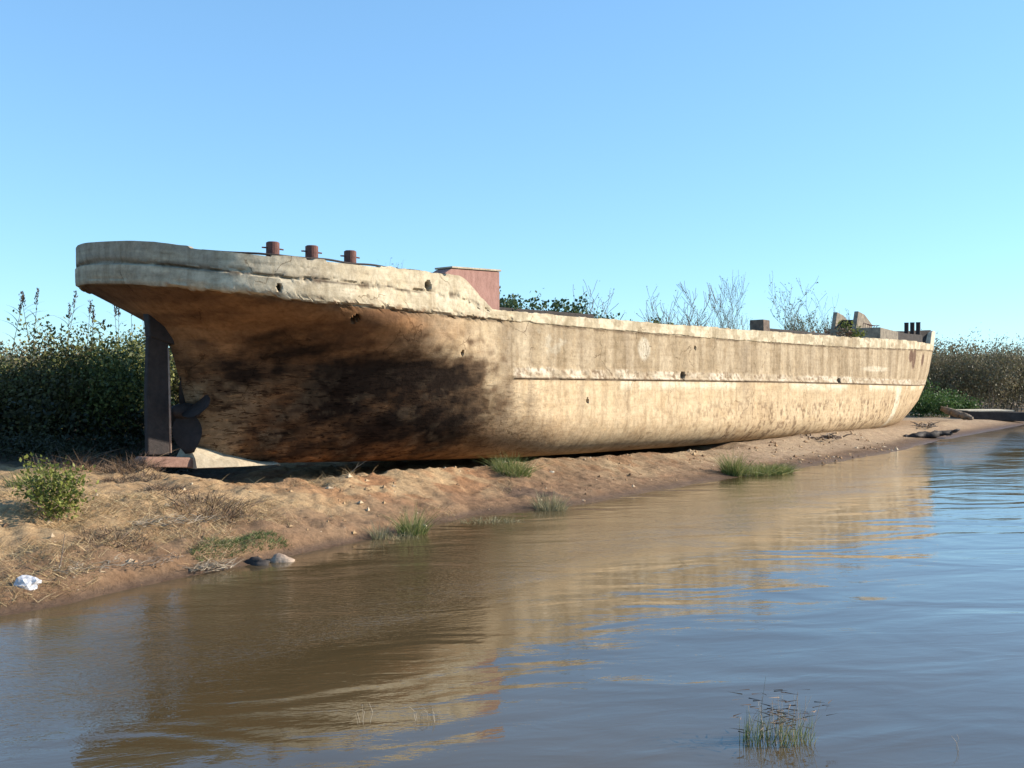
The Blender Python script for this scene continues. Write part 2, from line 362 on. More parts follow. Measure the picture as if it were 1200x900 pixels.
    C = mix(C, A(.05, .03, .02), sstep(.60, .68, sc_) * .7 * sstep(3.5, -2, s) * sstep(2.4, 1.8, z) )
    # weathered bulwark band
    g = .5 * (r + c)
    B = mix(np.broadcast_to(A(.34, .29, .215), C.shape), A(.48, .42, .315), sstep(.35, .6, n))
    B = mix(B, A(.55, .47, .335), sstep(-6.2, -3.5, s) * .7)
    B = mix(B, A(.25, .22, .18), sstep(.42, .6, fbm(s * 1.2, z * 3, 33., 4)) * sstep(g - .1, g + .1, z) * .6 * sstep(-3, -6.5, s))
    B = mix(B, A(.66, .58, .44), sstep(.5, .66, n2) * .55 * sstep(g + .12, g - .2, z))
    B = mix(B, A(.20, .10, .05), sstep(.56, .66, nl) * sstep(c + .16, c, z) * .8)
    gl = g + (fbm(s * 3, 2., 7., 4) - .5) * .07
    B = mix(B, A(.07, .05, .035), (.25 + .75 * sstep(.38, .5, fbm(s * 1.2, 4., 9., 4))) * sstep(.035, .0, np.abs(z - gl)) * .9 * sstep(-1.3, -1.8, s))
    B = mix(B, A(.09, .06, .04), sstep(.54, .6, fbm(s * 3.5, z * 9, 9., 4)) * sstep(.13, .0, np.abs(z - gl)) * .8 * sstep(-1.3, -1.8, s))
    B = mix(B, A(.13, .09, .06), sstep(.5, .58, fbm(s * 1.6, 8., 19., 4)) * sstep(.02, .0, np.abs(z - g - .21)) * .55 * sstep(-1.3, -1.8, s))
    F = mix(np.broadcast_to(A(.43, .36, .25), C.shape), A(.60, .52, .38), sstep(.42, .6, n2)); F = mix(F, A(.30, .23, .15), sstep(.52, .68, n) * .6)
    B = mix(B, F, sstep(-1, 0, s))
    C = mix(C, B, sstep(-.03, .02, z - c - (n2 - .5) * np.interp(s, [0, 10, 25], [.1, .06, .02])))
    # shadow line of the band, painted below it and broken by noise
    C = mix(C, A(.13, .09, .06), .75 * sstep(.40, .55, fbm(s * 2, 3., 2., 4)) * np.exp(-((z - c + .03 - .05 * (nl - .5)) / .035)**2))
    # rubbing band
    on = sstep(.3, .5, s); bt = l + .27 + (n2 - .5) * .1
    band = sstep(l, l + .02, z) * sstep(bt, bt - .05, z) * on
    Bc = mix(np.broadcast_to(A(.42, .34, .24), C.shape), A(.58, .50, .39), sstep(.45, .62, fbm(s * 1.8, z * 5, 4., 4)))
    Bc = mix(Bc, A(.24, .17, .11), sstep(.54, .64, nl) * .8)
    C = mix(C, Bc, band)
    C = mix(C, A(.05, .03, .022), .95 * on * np.exp(-((z - l + .012) / .026)**2))
    C = mix(C, A(.70, .62, .47), .8 * on * sstep(.45, .6, fbm(s * .8, 9., 2., 3)) * sstep(l - .03, l - .06, z) * sstep(l - .35, l - .1, z) * sstep(.3, 2.5, s))
    # pale paint stripe, rust drips and foot stains at the bow
    C = mix(C, A(.70, .62, .48), .85 * sstep(.55, .42, np.abs(s - 27.8)) * (z < l - .03))
    for ss, zz, hh in ((29.4, 3.58, .30), (30.1, 3.45, .48), (32.6, 3.45, .3)):
        C = mix(C, A(.10, .05, .035), .85 * sstep(1.15, .8, np.sqrt(((s - ss) / .42)**2 + ((z - zz) / hh)**2)))
    C = mix(C, A(.66, .60, .48), .5 * sstep(1.2, .7, np.sqrt(((s - 24) / 1.6)**2 + ((z - 2.95) / .12)**2)))
    C = mix(C, A(.11, .06, .035), sstep(.60, .66, fbm(s * 7, z * 7, 12., 4)) * .6 * sstep(3, 14, s) * sstep(2.0, 1.5, z))
    for hs, hz, a, b in HOLES:
        if sd > 0: C = mix(C, A(.02, .013, .01), sstep(1.1, .9, np.sqrt(((s - hs) / a)**2 + ((z - hz) / b)**2)))
    C = mix(C, A(.24, .15, .08), sstep(.55, .1, z) * .5)
    return C
def build_hull(parent):
    Sg, Bg, Zg = hull_grid(); nr, nc = Sg.shape
    V = []; C = []; F = []; idx = {}
    for sd in (1, -1):                                           # 1 = near (riverward) side
        s, y, z = Sg.copy(), -sd * Bg, Zg.copy()
        Pn = np.stack([s, y, z], -1)
        du = np.gradient(Pn, axis=1); dv = np.gradient(Pn, axis=0)
        nn = np.cross(du, dv); nn /= np.linalg.norm(nn, axis=-1, keepdims=True) + 1e-9
        sg = np.sign((nn[..., 1] * (-sd)).mean()); nn *= sg
        nn[:, 0, 1] = 0; nn[:, -1, 1] = 0
        d = hull_relief(Sg, Zg, sd)
        Pn = Pn + nn * d[..., None]
        Pn[:, 0, 1] = 0; Pn[:, -1, 1] = 0
        Pn[0, :, 2] += (fbm(Sg[0] * 5, 3., 1., 4) - .5) * np.interp(Sg[0], [-1, 12, 30], [.045, .05, .03]) - .05 * sstep(.58, .62, fbm(Sg[0] * 1.7, 9., 4., 3))
        Pn[..., 2] += np.interp(Pn[..., 0], [-8, -5], [.065, .035]) * (Pn[..., 1] + 3.4)                  # slight list towards the river
        base = sum(len(v) for v in V)
        V.append(Pn.reshape(-1, 3)); C.append(hull_colour(Sg, Zg, sd).reshape(-1, 3))
        I = base + np.arange(nr * nc).reshape(nr, nc)
        q = np.stack([I[:-1, :-1], I[1:, :-1], I[1:, 1:], I[:-1, 1:]], -1).reshape(-1, 4)
        F.append(q if sd > 0 else q[:, ::-1]); idx[sd] = I
        top = Pn[0].copy()
        # rim and inner face of the bulwark
        tan = np.gradient(np.stack([Sg[0], -sd * Bg[0]], -1), axis=0); tan /= np.linalg.norm(tan, axis=-1, keepdims=True) + 1e-9
        inn = np.stack([-tan[:, 1], tan[:, 0]], -1) * sd
        th = .17
        ip = top.copy(); ip[:, :2] += inn * th; ip[:, 1] = np.where(ip[:, 1] * -sd < .02, -sd * .02, ip[:, 1])
        ip[:, 2] += (fbm(Sg[0] * 6, sd * 5., 8., 3) - .5) * .05
        lo = ip.copy(); lo[:, 2] = zc(Sg[0]) + .035 * (lo[:, 1] + 3.4) + .10
        b2 = base + nr * nc; V += [ip, lo]; n_ = len(ip)
        cc = hull_colour(Sg[0:1], Zg[0:1], sd)[0]; C += [cc, cc * .8]
        T = I[0]; A_ = b2 + np.arange(n_); B_ = A_ + n_
        q1 = np.stack([T[:-1], T[1:], A_[1:], A_[:-1]], -1); q2 = np.stack([A_[:-1], A_[1:], B_[1:], B_[:-1]], -1)
        F.append(q1 if sd > 0 else q1[:, ::-1]); F.append(q2 if sd > 0 else q2[:, ::-1]); idx[('d', sd)] = B_
    a, b_ = idx[1][-1], idx[-1][-1]
    F.append(np.stack([a[:-1], b_[:-1], b_[1:], a[1:]], -1))      # flat bottom
    V = np.concatenate(V); C = np.concatenate(C); F = np.concatenate(F)
    me = mesh_np('hull', V, F, M['hull'], True, C); me.set_sharp_from_angle(angle=R(38))
    link('hull', me, parent)
    # deck sheet
    a, b_ = idx[('d', 1)], idx[('d', -1)]; m = 9
    G = np.stack([V[a] * (1 - k) + V[b_] * k for k in np.linspace(0, 1, m)], 0)[:, ::4]
    G[..., 2] += (fbm(G[..., 0] * 1.2, G[..., 1] * 1.2, 1., 4) - .5) * .08
    I = np.arange(G.shape[0] * G.shape[1]).reshape(G.shape[:2])
    F = np.stack([I[:-1, :-1], I[:-1, 1:], I[1:, 1:], I[1:, :-1]], -1).reshape(-1, 4)
    link('deck', mesh_np('deck', G.reshape(-1, 3), F, M['conc'], True), parent)

ship = tag(empty('concrete_ship', (O[0], O[1], 0), HROT), 'long derelict concrete barge hull with soot-stained stern lying aground on the sandy bank', 'ship')
build_hull(ship)

def ship_parts():
    # rudder
    b = MB(); b.prism([(-6.98, 1.0), (-6.5, .98), (-6.52, 3.3), (-6.7, 3.5), (-6.88, 3.5), (-6.97, 3.3), (-7.0, 2.2)], -.07, .07)
    rud = b.build('rudder', M['iron'], ship, bevel=.03)
    b = MB(); b.tube([(-6.48, -.05, 1.02), (-6.5, -.05, 2.0), (-6.53, -.05, 3.15)], .03, 8); b.build('rudder_stock', M['post'], rud, True)
    b = MB(); b.prism([(-6.95, 3.35), (-6.4, 3.2), (-6.3, 3.75), (-7.0, 3.9)], -.11, .11); b.build('rudder_trunk', M['iron'], ship, bevel=.03)
    # keel shoe
    b = MB(); b.prism([(-7.15, .79), (-5.35, .64), (-5.35, .86), (-7.1, .98), (-7.17, .92)], -.26, .16); b.build('keel_shoe', M['solebar'], ship, bevel=.02)
    b = MB()
    st = [(-6.1, .34, .70, 1.16), (-5.7, .42, .69, 1.06), (-5.2, .52, .68, .94), (-4.7, .5, .67, .82), (-4.25, .6, .67, .74)]
    v = []
    for x, h, z0, z1 in st: v += [(x, -h - .06, z0), (x, -h, z0 + .4 * (z1 - z0)), (x, -h * .3, z1), (x, h * .3, z1), (x, h, z0 + .4 * (z1 - z0)), (x, h + .06, z0)]
    f = [(i * 6 + k, i * 6 + (k + 1) % 6, (i + 1) * 6 + (k + 1) % 6, (i + 1) * 6 + k) for i in range(4) for k in range(6)] + [tuple(range(6)), tuple(range(24, 30))[::-1]]
    b.add(v, f); b.build('keel_heel', M['conc'], ship, bevel=.02)
    # propeller
    b = MB(); b.tube([(-6.42, 0, 1.86), (-6.38, 0, 1.86), (-6.22, 0, 1.86), (-5.9, 0, 1.86), (-5.6, 0, 1.86)], [.05, .11, .16, .18, .16], 14)
    pr = b.build('propeller', M['iron'], ship, True)
    for k in range(4):
        a = R(12 + 90 * k); b = MB(); v = []; n = 9
        for i in range(n):
            r = .12 + .76 * i / (n - 1); wd = .30 * math.sin(math.pi * min(.97, .16 + .80 * i / (n - 1)))**.7 if i < n - 1 else .1
            tw = R(58 - 34 * i / (n - 1))
            for j in range(7):
                c = wd * (j / 3 - 1); th = .022 * (1 - (j / 3 - 1)**2) + .004
                for sg in (1, -1):
                    lx = math.sin(tw) * c + sg * th * math.cos(tw); lt = math.cos(tw) * c - sg * th * math.sin(tw)
                    v.append((-6.12 + lx, r * math.sin(a) + lt * math.cos(a), 1.86 + r * math.cos(a) - lt * math.sin(a)))
        f = []
        for i in range(n - 1):
            for j in range(6):
                p = i * 14 + j * 2; f += [(p, p + 2, p + 16, p + 14), (p + 1, p + 15, p + 17, p + 3)]
        f += [tuple((n - 1) * 14 + 2 * j for j in range(7)) + tuple((n - 1) * 14 + 2 * j + 1 for j in range(6, -1, -1))]
        b.add(v, f); b.build('blade', M['iron'], pr, True)
    # mooring bollards on the quarter
    for x in (-6.05, -5.25, -4.28):
        b = MB(); r = .125; zt = 5.07
        b.tube([(0, 0, 0), (0, 0, .05)], [.13, .13], 16)
        b.tube([(0, 0, .05), (0, 0, zt - 4.05 - 0.5)], [r, r], 18)
        b.tube([(0, 0, zt - 4.05 - 0.5), (0, 0, zt - 4.05 - 0.485)], [r * .93, r * .8], 18)
        bo = b.build('bollard', M['rust'], ship, False, loc=(x, -2.85 if x < -6 else -3.0, 4.55))
        b = MB(); b.tube([(-.22, .03, zt - 4.05 - 0.605), (0, 0, zt - 4.05 - 0.6), (.22, -.03, zt - 4.05 - 0.612)], .016, 6); b.build('pin', M['rust'], bo)
    # loose wire rope along the rail
    b = MB(); pts = []
    for i in range(40):
        s = -7.75 + i * .155; y = -float(breadth(np.array(max(s, -7.7)), np.array(4.8))) if s > -7.7 else 0
        y = max(y, -3.27) + .12; pts.append((s, min(y, -.6), float(zr(s)) + .03 + .012 * math.sin(i * .8)))
    b.tube(pts[4:], .022, 6); b.build('wire_rope', M['iron'], ship, True)
    # steel locker behind the broken bulwark
    b = MB(); b.prism([(-1.6, 4.2), (.24, 3.95), (.24, 5.03), (-1.4, 4.97), (-1.6, 4.86)], -3.08, -2.6)
    lk = b.build('steel_locker', M['redplate'], ship, bevel=.012); lk['label'] = 'faded red steel locker behind the broken bulwark'
    b = MB(); b.prism([(-1.42, 4.98), (.27, 5.04), (.27, 5.085), (-1.42, 5.02)], -3.115, -2.57); b.build('lid', M['conc'], lk, bevel=.01)
    # low coaming, darker, inside the rail
    b = MB()
    b.box(.3, 4.2, -3.02, -2.85, 3.7, 4.22, .02); b.build('hatch_coaming', M['concdark'], ship, bevel=.02); b = MB()
    b.box(14.2, 20.5, -2.9, -2.7, 3.7, 4.3, .03); b.build('hatch_coaming', M['concdark'], ship, bevel=.02)
    # block on the rail
    b = MB(); b.box(13.7, 14.2, -3.3, -2.80, 4.1, 4.53, .015); b.build('concrete_block', M['rustblock'], ship, bevel=.02)
    # windlass bed: raised box with two upright cheeks
    b = MB(); b.prism([(27.8, 3.75), (30.2, 3.75), (30.2, 4.76), (27.8, 4.88)], -2.25, .2); wb = b.build('windlass_bed', M['concmid'], ship, bevel=.03)
    for y, h in ((.0, 5.68), (-1.0, 5.68)):
        b = MB(); b.prism([(27.9, 4.86), (29.9, 4.78), (29.95, 5.15), (29.0, h - .12), (28.2, h)], y - .1, y + .1); b.build('cheek', M['concmid'], wb, bevel=.02)
    b = MB(); b.box(28.6, 29.4, -.9, -.1, 4.8, 5.3, .04); b.build('windlass_block', M['concdark'], wb, bevel=.02)
    b = MB(); b.box(31.0, 35.5, -1.7, .6, 3.75, 4.8, .03); b.build('forward_hatch', M['concdark'], ship, bevel=.02)
    b = MB(); b.box(31.2, 32.4, -1.6, -.3, 4.805, 4.9, .03); b.build('hatch_board', M['concdark'], ship, bevel=.02)
    # forecastle bulwark still standing on the far side and round the stem
    b = MB(); v = []; ss = np.concatenate([np.linspace(31.5, 42.3, 45)])
    for s in ss:
        bb = max(float(breadth(np.array(s), np.array(4.6))), .06); zt = np.interp(s, [31.5, 33, 36, 42.3], [4.7, 4.8, 5.1, 5.36]) + random.uniform(-.02, .02)
        for y, z in ((bb - .01, 4.3), (bb, zt), (bb - .14, zt), (bb - .15, 4.0)): v.append((s, y, z))
    f = [(i * 4 + k, i * 4 + (k + 1) % 4, (i + 1) * 4 + (k + 1) % 4, (i + 1) * 4 + k) for i in range(len(ss) - 1) for k in range(4)] + [(0, 1, 2, 3), tuple(len(v) - 1 - k for k in range(4))]
    b.add(v, f); b.build('forecastle_bulwark', M['concdark'], ship)
    b = MB(); b.prism([(41.7, 4.25), (42.35, 4.2), (42.72, 5.3), (42.3, 5.34), (42.05, 5.2)], -.17, .12); b.build('stem_head', M['concpale'], ship, bevel=.02)
    for x, y in ((39.5, .42), (39.5, .10), (39.5, -.22)):
        b = MB(); b.tube([(0, 0, 0), (0, 0, 1.66)], [.12, .12], 12); b.tube([(0, 0, 1.66), (0, 0, 1.70)], [.13, .13], 12)
        b.build('bitt', M['iron'], ship, loc=(x, y, 4.0))
    b = MB()
    for i in range(7): x = 23 + i * .4; b.tube([(28.2, -1.9 + .1 * i, 4.8), (28.3, -1.9 + .1 * i, 4.95 + .03 * i), (28.4 + .1 * i, -2. + .1 * i, 5.0)], .015, 5)
    b.build('rebar', M['rust'], ship)
M['concmid'] = simple('shade_toned_concrete', (.12, .10, .08), (.32, .27, .2), 4, .93, .6)  # colour darkened for the shaded aft faces of the windlass bed
M['rustblock'] = simple('rusty_block', (.07, .05, .045), (.2, .15, .11), 6, .9, .5)
ship_parts()
def wp(s, lat, z=0):
    """ship local (lat positive to the river) to world"""
    return (O[0] + UX * s + UY * lat, O[1] + UY * s - UX * lat, z)

# ---------------------------------------------------------------- ground and water
SH = np.array([(-400, -130), (-60, -12), (-20, 3.0), (-9, 8.1), (-5.45, 10.5), (-4.86, 11.35), (-4.26, 12.35), (-3.49, 13.5), (-2.56, 14.95), (-2.16, 15.7), (-.78, 18.0), (1.3, 19.9), (3.08, 22.2), (5.34, 24.8), (8.58, 28.6), (13.2, 34.3), (17.36, 40.5), (28.3, 55), (45, 76), (90, 112), (200, 170), (700, 300)])
def ground_z(X, Y):
    ys = np.interp(X, SH[:, 0], SH[:, 1]) + (fbm(X * .9, Y * .0 + 3., 2., 4) - .5) * .55
    sl = np.interp(X, [-20, -2, 5, 30, 90], [.80, .70, .66, .6, .8])
    d = (Y - ys) * sl
    hi = np.interp(X, [-12, -3, 4, 8, 15, 30, 60], [.80, .66, .50, .36, .26, .30, .5])
    z = np.where(d < 0, d * .22, 0)
    z = z + hi * (.30 * sstep(0, .5, d) * np.interp(X, [-4, 0, 5], [.9, .6, .3]) + .0)
    z = z + hi * (1 - .30 * np.interp(X, [-4, 0, 5], [.9, .6, .3])) * sstep(-.1, 3.6, d)
    z = z + np.clip(d - 12, 0, 200) * .004
    # hollow washed out below the hull
    s = (X - O[0]) * UX + (Y - O[1]) * UY; lat = (X - O[0]) * UY - (Y - O[1]) * UX
    pit = sstep(-7.6, -6, s) * sstep(12.5, 10, s) * sstep(3.8, 3.0, np.abs(lat)) * .42
    lip = .07 * np.exp(-((lat - 3.75) / .45)**2) * sstep(-5.5, -3.5, s) * sstep(9, 3, s)
    fill = .20 * np.exp(-((lat - 3.2) / .7)**2) * sstep(10, 20, s) * sstep(46, 38, s)
    land = sstep(-.2, .6, d)
    z = z - pit * land + lip * land + fill * land * sstep(.3, 1.2, d)
    n = (fbm(X * .55, Y * .55, 5., 4) - .5); n2 = (fbm(X * 2.3, Y * 2.3, 1., 4) - .5); n3 = fbm(X * 7, Y * 7, 2., 3) - .5
    rough = np.interp(X, [-4, 2, 8, 20], [1, .7, .3, .2])
    z = z + land * rough * (n * .20 + n2 * .18 + n3 * .11) * sstep(0, .8, d) + .015 * n2
    # small mounds on the left bank
    for mx, my, a, r in ((-7.6, 13.6, .16, 1.0), (-5.6, 17.5, .10, .8), (-3.3, 20.9, .12, .45), (-7.2, 19.6, .14, .7)):
        z = z + a * np.exp(-((X - mx)**2 + (Y - my)**2) / r**2)
    return z, d
def axis(a, b, st, lo, hi, g=1.13):
    mid = list(np.arange(a, b, st)); l = []; x, d = a, st
    while x > lo: d *= g; x -= d; l.append(x)
    r = []; x, d = mid[-1], st
    while x < hi: d *= g; x += d; r.append(x)
    return np.array(l[::-1] + mid + r)
gx = axis(-12, 13, .055, -1500, 1500, 1.06); gy = axis(9, 31, .055, -120, 2500, 1.045)
X, Y = np.meshgrid(gx, gy); Z, D = ground_z(X, Y)
I = np.arange(X.size).reshape(X.shape)
F = np.stack([I[:-1, :-1], I[:-1, 1:], I[1:, 1:], I[1:, :-1]], -1).reshape(-1, 4)
def ground_colour(X, Y, Z, D):
    ex = lambda a: a[..., None]; mix = lambda a, b, t: a * (1 - ex(t)) + np.array(b) * ex(t)
    n = fbm(X * .6, Y * .6, 3., 5); n2 = fbm(X * 3, Y * 3, 6., 4)
    C = np.broadcast_to(np.array([.225, .15, .085]), X.shape + (3,)).copy()
    C = mix(C, (.33, .235, .135), sstep(.45, .62, n))
    C = mix(C, (.22, .115, .055), sstep(.5, .65, n2) * .65)
    s = (X - O[0]) * UX + (Y - O[1]) * UY; lat = (X - O[0]) * UY - (Y - O[1]) * UX
    near = sstep(7.5, 5.0, lat + (n - .5) * 2) * sstep(2, -1, X)
    C = mix(C, (.43, .29, .155), near * .7)
    C = mix(C, (.28, .135, .062), near * sstep(.5, .6, fbm(X * 1.1, Y * 1.1, 9., 4)) * .85 * sstep(-9, -5, s) * sstep(2, -2, s))
    low = sstep(2.6, .9, D + (n - .5) * 2.0)
    C = mix(C, (.20, .12, .07), low * .8)
    right = sstep(3, 9, X)
    C = mix(C, (.35, .262, .175), right * .75 * sstep(.6, 1.6, D))
    C = mix(C, (.10, .062, .038), sstep(.15, .03, Z + .08 * (n2 - .5)) * .9)
    C = mix(C, (.20, .16, .07), sstep(5, 12, lat * -1) * .8)
    C = mix(C, (.045, .036, .026), sstep(19.2, 20.2, Y + (n - .5) * 2.5 - .2 * (X + 7)) * sstep(-5.5, -7.2, X + (n2 - .5)) * sstep(60, 40, Y) * .9)  # shade of hull and thicket painted near-black into the soil colour
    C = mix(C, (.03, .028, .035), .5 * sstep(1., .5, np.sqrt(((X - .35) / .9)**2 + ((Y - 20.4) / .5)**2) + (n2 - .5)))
    return C
def ground_material():
    m, nt, b = mat_new('bank_soil'); tc = N(nt, 'ShaderNodeTexCoord').outputs['Object']
    col = N(nt, 'ShaderNodeAttribute', attribute_name='Col').outputs['Color']
    f = noise(nt, 11, 10, .75, tc); g = noise(nt, 40, 4, .8, tc); l = noise(nt, 2.2, 6, .65, tc)
    col = mixc(nt, 1, col, ramp(nt, [(.28, (.5, .47, .44)), (.5, (.95, .95, .95)), (.72, (1.35, 1.32, 1.28))], f), 'MULTIPLY')
    col = mixc(nt, .6, col, ramp(nt, [(.35, (.65, .6, .55)), (.5, (1, 1, 1)), (.7, (1.2, 1.2, 1.2))], l), 'MULTIPLY')
    col = mixc(nt, .8, col, ramp(nt, [(.3, (.45, .4, .36)), (.42, (1, 1, 1)), (.66, (1, 1, 1)), (.75, (1.7, 1.7, 1.65))], g), 'MULTIPLY')
    nt.links.new(col, b.inputs['Base Color'])
    sx = N(nt, 'ShaderNodeSeparateXYZ'); nt.links.new(tc, sx.inputs[0])
    mr = N(nt, 'ShaderNodeMapRange'); mr.inputs[1].default_value = .005; mr.inputs[2].default_value = .09; mr.inputs[3].default_value = .35; mr.inputs[4].default_value = .95
    nt.links.new(sx.outputs[2], mr.inputs[0]); nt.links.new(mr.outputs[0], b.inputs['Roughness'])
    b.inputs['Specular IOR Level'].default_value = .2
    h = math_(nt, 'ADD', math_(nt, 'MULTIPLY', f, .8), math_(nt, 'MULTIPLY', g, .3))
    bump(nt, h, .9, .05, b); return m
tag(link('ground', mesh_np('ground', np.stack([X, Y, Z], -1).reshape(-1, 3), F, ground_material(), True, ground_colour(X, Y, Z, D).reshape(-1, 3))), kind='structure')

def water_material():
    m, nt, b = mat_new('river_water'); tc = N(nt, 'ShaderNodeTexCoord').outputs['Object']
    b.inputs['Base Color'].default_value = (.105, .073, .036, 1)
    tint = noise(nt, .25, 3, .5, tc)
    nt.links.new(ramp(nt, [(.3, (.065, .045, .020)), (.7, (.09, .064, .032))], tint), b.inputs['Base Color'])
    b.inputs['Roughness'].default_value = .03; b.inputs['IOR'].default_value = 1.45; b.inputs['Specular IOR Level'].default_value = 1.0
    # long smooth swell, stretched along the flow; fine wind ripple in patches along the bank
    rot = mapping(nt, tc, (1, 1, 1), (0, 0, R(-12)))
    big = noise(nt, .9, 2, .45, mapping(nt, rot, (.5, 1.0, 1)), .8)
    mid = noise(nt, 2.6, 4, .55, mapping(nt, rot, (.55, 1.5, 1)), .5)
    fin = noise(nt, 16, 3, .6, mapping(nt, rot, (.6, 1.2, 1)))
    sx = N(nt, 'ShaderNodeSeparateXYZ'); nt.links.new(tc, sx.inputs[0])
    # distance from the bank line
    dl = math_(nt, 'SUBTRACT', math_(nt, 'MULTIPLY', sx.outputs[0], .80), math_(nt, 'MULTIPLY', sx.outputs[1], .60))
    dl = math_(nt, 'ADD', dl, math_(nt, 'MULTIPLY', math_(nt, 'SUBTRACT', noise(nt, .22, 3, .5, tc), .5), 3.5))
    mk = ramp(nt, [(.0, (0, 0, 0)), (.22, (.2, .2, .2)), (.34, (1, 1, 1)), (.45, (1, 1, 1)), (.55, (.10, .10, .10)), (1, (.05, .05, .05))], math_(nt, 'MULTIPLY_ADD', dl, .08, 1.06))
    n1 = bump(nt, big, .6, .055, None)
    n2 = bump(nt, mid, .5, .010, None, n1)
    nb = N(nt, 'ShaderNodeBump'); nb.inputs['Distance'].default_value = .007
    nt.links.new(fin, nb.inputs['Height']); nt.links.new(mk, nb.inputs['Strength']); nt.links.new(n2, nb.inputs['Normal'])
    nt.links.new(nb.outputs[0], b.inputs['Normal'])
    return m
g = [(-1500, -150, 0), (1500, -150, 0), (1500, 2500, 0), (-1500, 2500, 0)]
tag(link('river', mesh_np('river', g, [(0, 1, 2, 3)], water_material())), kind='structure')

# ---------------------------------------------------------------- plants
def gz(x, y): return float(ground_z(np.array([x]), np.array([y]))[0][0])
def leaf_cloud(P, Dr, size, var=.4, wid=.35, fold=False):
    """P: n x 3 leaf bases, Dr: n x 3 directions -> diamond leaves"""
    n = len(P); L = size * (1 + var * (RNG.random(n) * 2 - 1))
    Dn = Dr / (np.linalg.norm(Dr, axis=1, keepdims=True) + 1e-9)
    r = RNG.normal(size=(n, 3)); sdv = np.cross(Dn, r); sdv /= np.linalg.norm(sdv, axis=1, keepdims=True) + 1e-9
    a = P; b = P + Dn * (L * .45)[:, None] + sdv * (L * wid)[:, None]; c = P + Dn * L[:, None]; d = P + Dn * (L * .45)[:, None] - sdv * (L * wid)[:, None]
    V = np.stack([a, b, c, d], 1).reshape(-1, 3); F = np.arange(4 * n).reshape(n, 4)
    return V, F
def blade_mesh(B, T, wid, bend, seg=3):
    """grass blades: bases B, tip offsets T, width; bend droops the tip"""
    n = len(B); side = np.cross(T, RNG.normal(size=(n, 3))); side /= np.linalg.norm(side, axis=1, keepdims=True) + 1e-9
    V = []; fr = np.linspace(0, 1, seg + 1)
    out = T.copy(); out[:, 2] = 0
    for f in fr:
        c = B + T * f + out * (bend[:, None] * f * f); c[:, 2] -= bend * f**2.2 * np.abs(T[:, 2]) * .45
        w_ = (wid * (1 - .92 * f))[:, None]; V += [c - side * w_, c + side * w_]
    V = np.stack(V, 1); k = 2 * (seg + 1)
    F = np.concatenate([np.stack([np.arange(n) * k + 2 * i, np.arange(n) * k + 2 * i + 1, np.arange(n) * k + 2 * i + 3, np.arange(n) * k + 2 * i + 2], 1) for i in range(seg)])
    return V.reshape(-1, 3), F
def grow(base, dirn, length, rad, depth, mb, tips, spread=.55, kids=3, seg=4, up=.15, rmin=.004, k=4):
    p = Vector(base); d = Vector(dirn).normalized(); pts = [p.copy()]; rr = [rad]
    for i in range(seg):
        d = (d + Vector((random.gauss(0, .13), random.gauss(0, .13), random.gauss(0, .08) + up * .3))).normalized()
        p = p + d * length / seg; pts.append(p.copy()); rr.append(max(rad * (1 - .6 * (i + 1) / seg), rmin))
        tips.append((p.copy(), d.copy(), depth))
    mb.tube(pts, rr, k, False)
    if depth > 0:
        for j in range(kids):
            i = random.randint(1, seg); q = pts[i]
            ax = Vector((random.gauss(0, 1), random.gauss(0, 1), random.gauss(0, .5))).normalized()
            nd = (d * (1 - spread) + ax * spread + Vector((0, 0, up))).normalized()
            grow(q, nd, length * random.uniform(.5, .75), rr[i] * .6, depth - 1, mb, tips, spread, kids, seg, up, rmin, k)
def shrub(name, loc, h, w_, nleaf, leaf, lm, sm, nst=7, depth=2, spread=.5, kids=3, wid=.35, clump=.25, up=.15, rad=.03, low=0, parts=('stems', 'foliage')):
    root = empty(name, (loc[0], loc[1], gz(loc[0], loc[1]) - .03 if len(loc) < 3 else loc[2]))
    mb = MB(); tips = []
    for i in range(nst):
        a = random.uniform(0, 6.283); o = random.uniform(.0, .25) * w_
        lean = random.uniform(.05, .5) * w_ / h
        grow((o * math.cos(a), o * math.sin(a), 0), (math.cos(a) * lean, math.sin(a) * lean, 1), h * random.uniform(.5, .78), rad * random.uniform(.6, 1), depth, mb, tips, spread, kids, up=up, rmin=.011 if parts[1] == 'crown' else .004)
    A_ = np.array([tuple(v) for v in mb.v]); zt = np.percentile(A_[:, 2], 99.5); rt = np.percentile(np.hypot(A_[:, 0], A_[:, 1]), 97)
    kz = h / zt; kr = w_ * .5 / rt
    for i, v in enumerate(mb.v): mb.v[i] = (v[0] * kr, v[1] * kr, v[2] * kz)
    tips = [(Vector((t[0].x * kr, t[0].y * kr, t[0].z * kz)), t[1], t[2]) for t in tips]
    mb.build(parts[0], sm, root)
    if nleaf:
        T = [t for t in tips if t[0].z > low * h]
        if not T: T = tips
        idx = RNG.integers(0, len(T), nleaf)
        P = np.array([tuple(T[i][0]) for i in idx]) + RNG.normal(0, clump, (nleaf, 3)) * np.array([1, 1, .6])
        P[:, 2] = np.clip(P[:, 2], .02, None)
        Dr = np.array([tuple(T[i][1]) for i in idx]) * .5 + RNG.normal(0, .6, (nleaf, 3))
        V, F = leaf_cloud(P, Dr, leaf, .45, wid); link(parts[1], mesh_np(parts[1], V, F, lm), root)
    return root
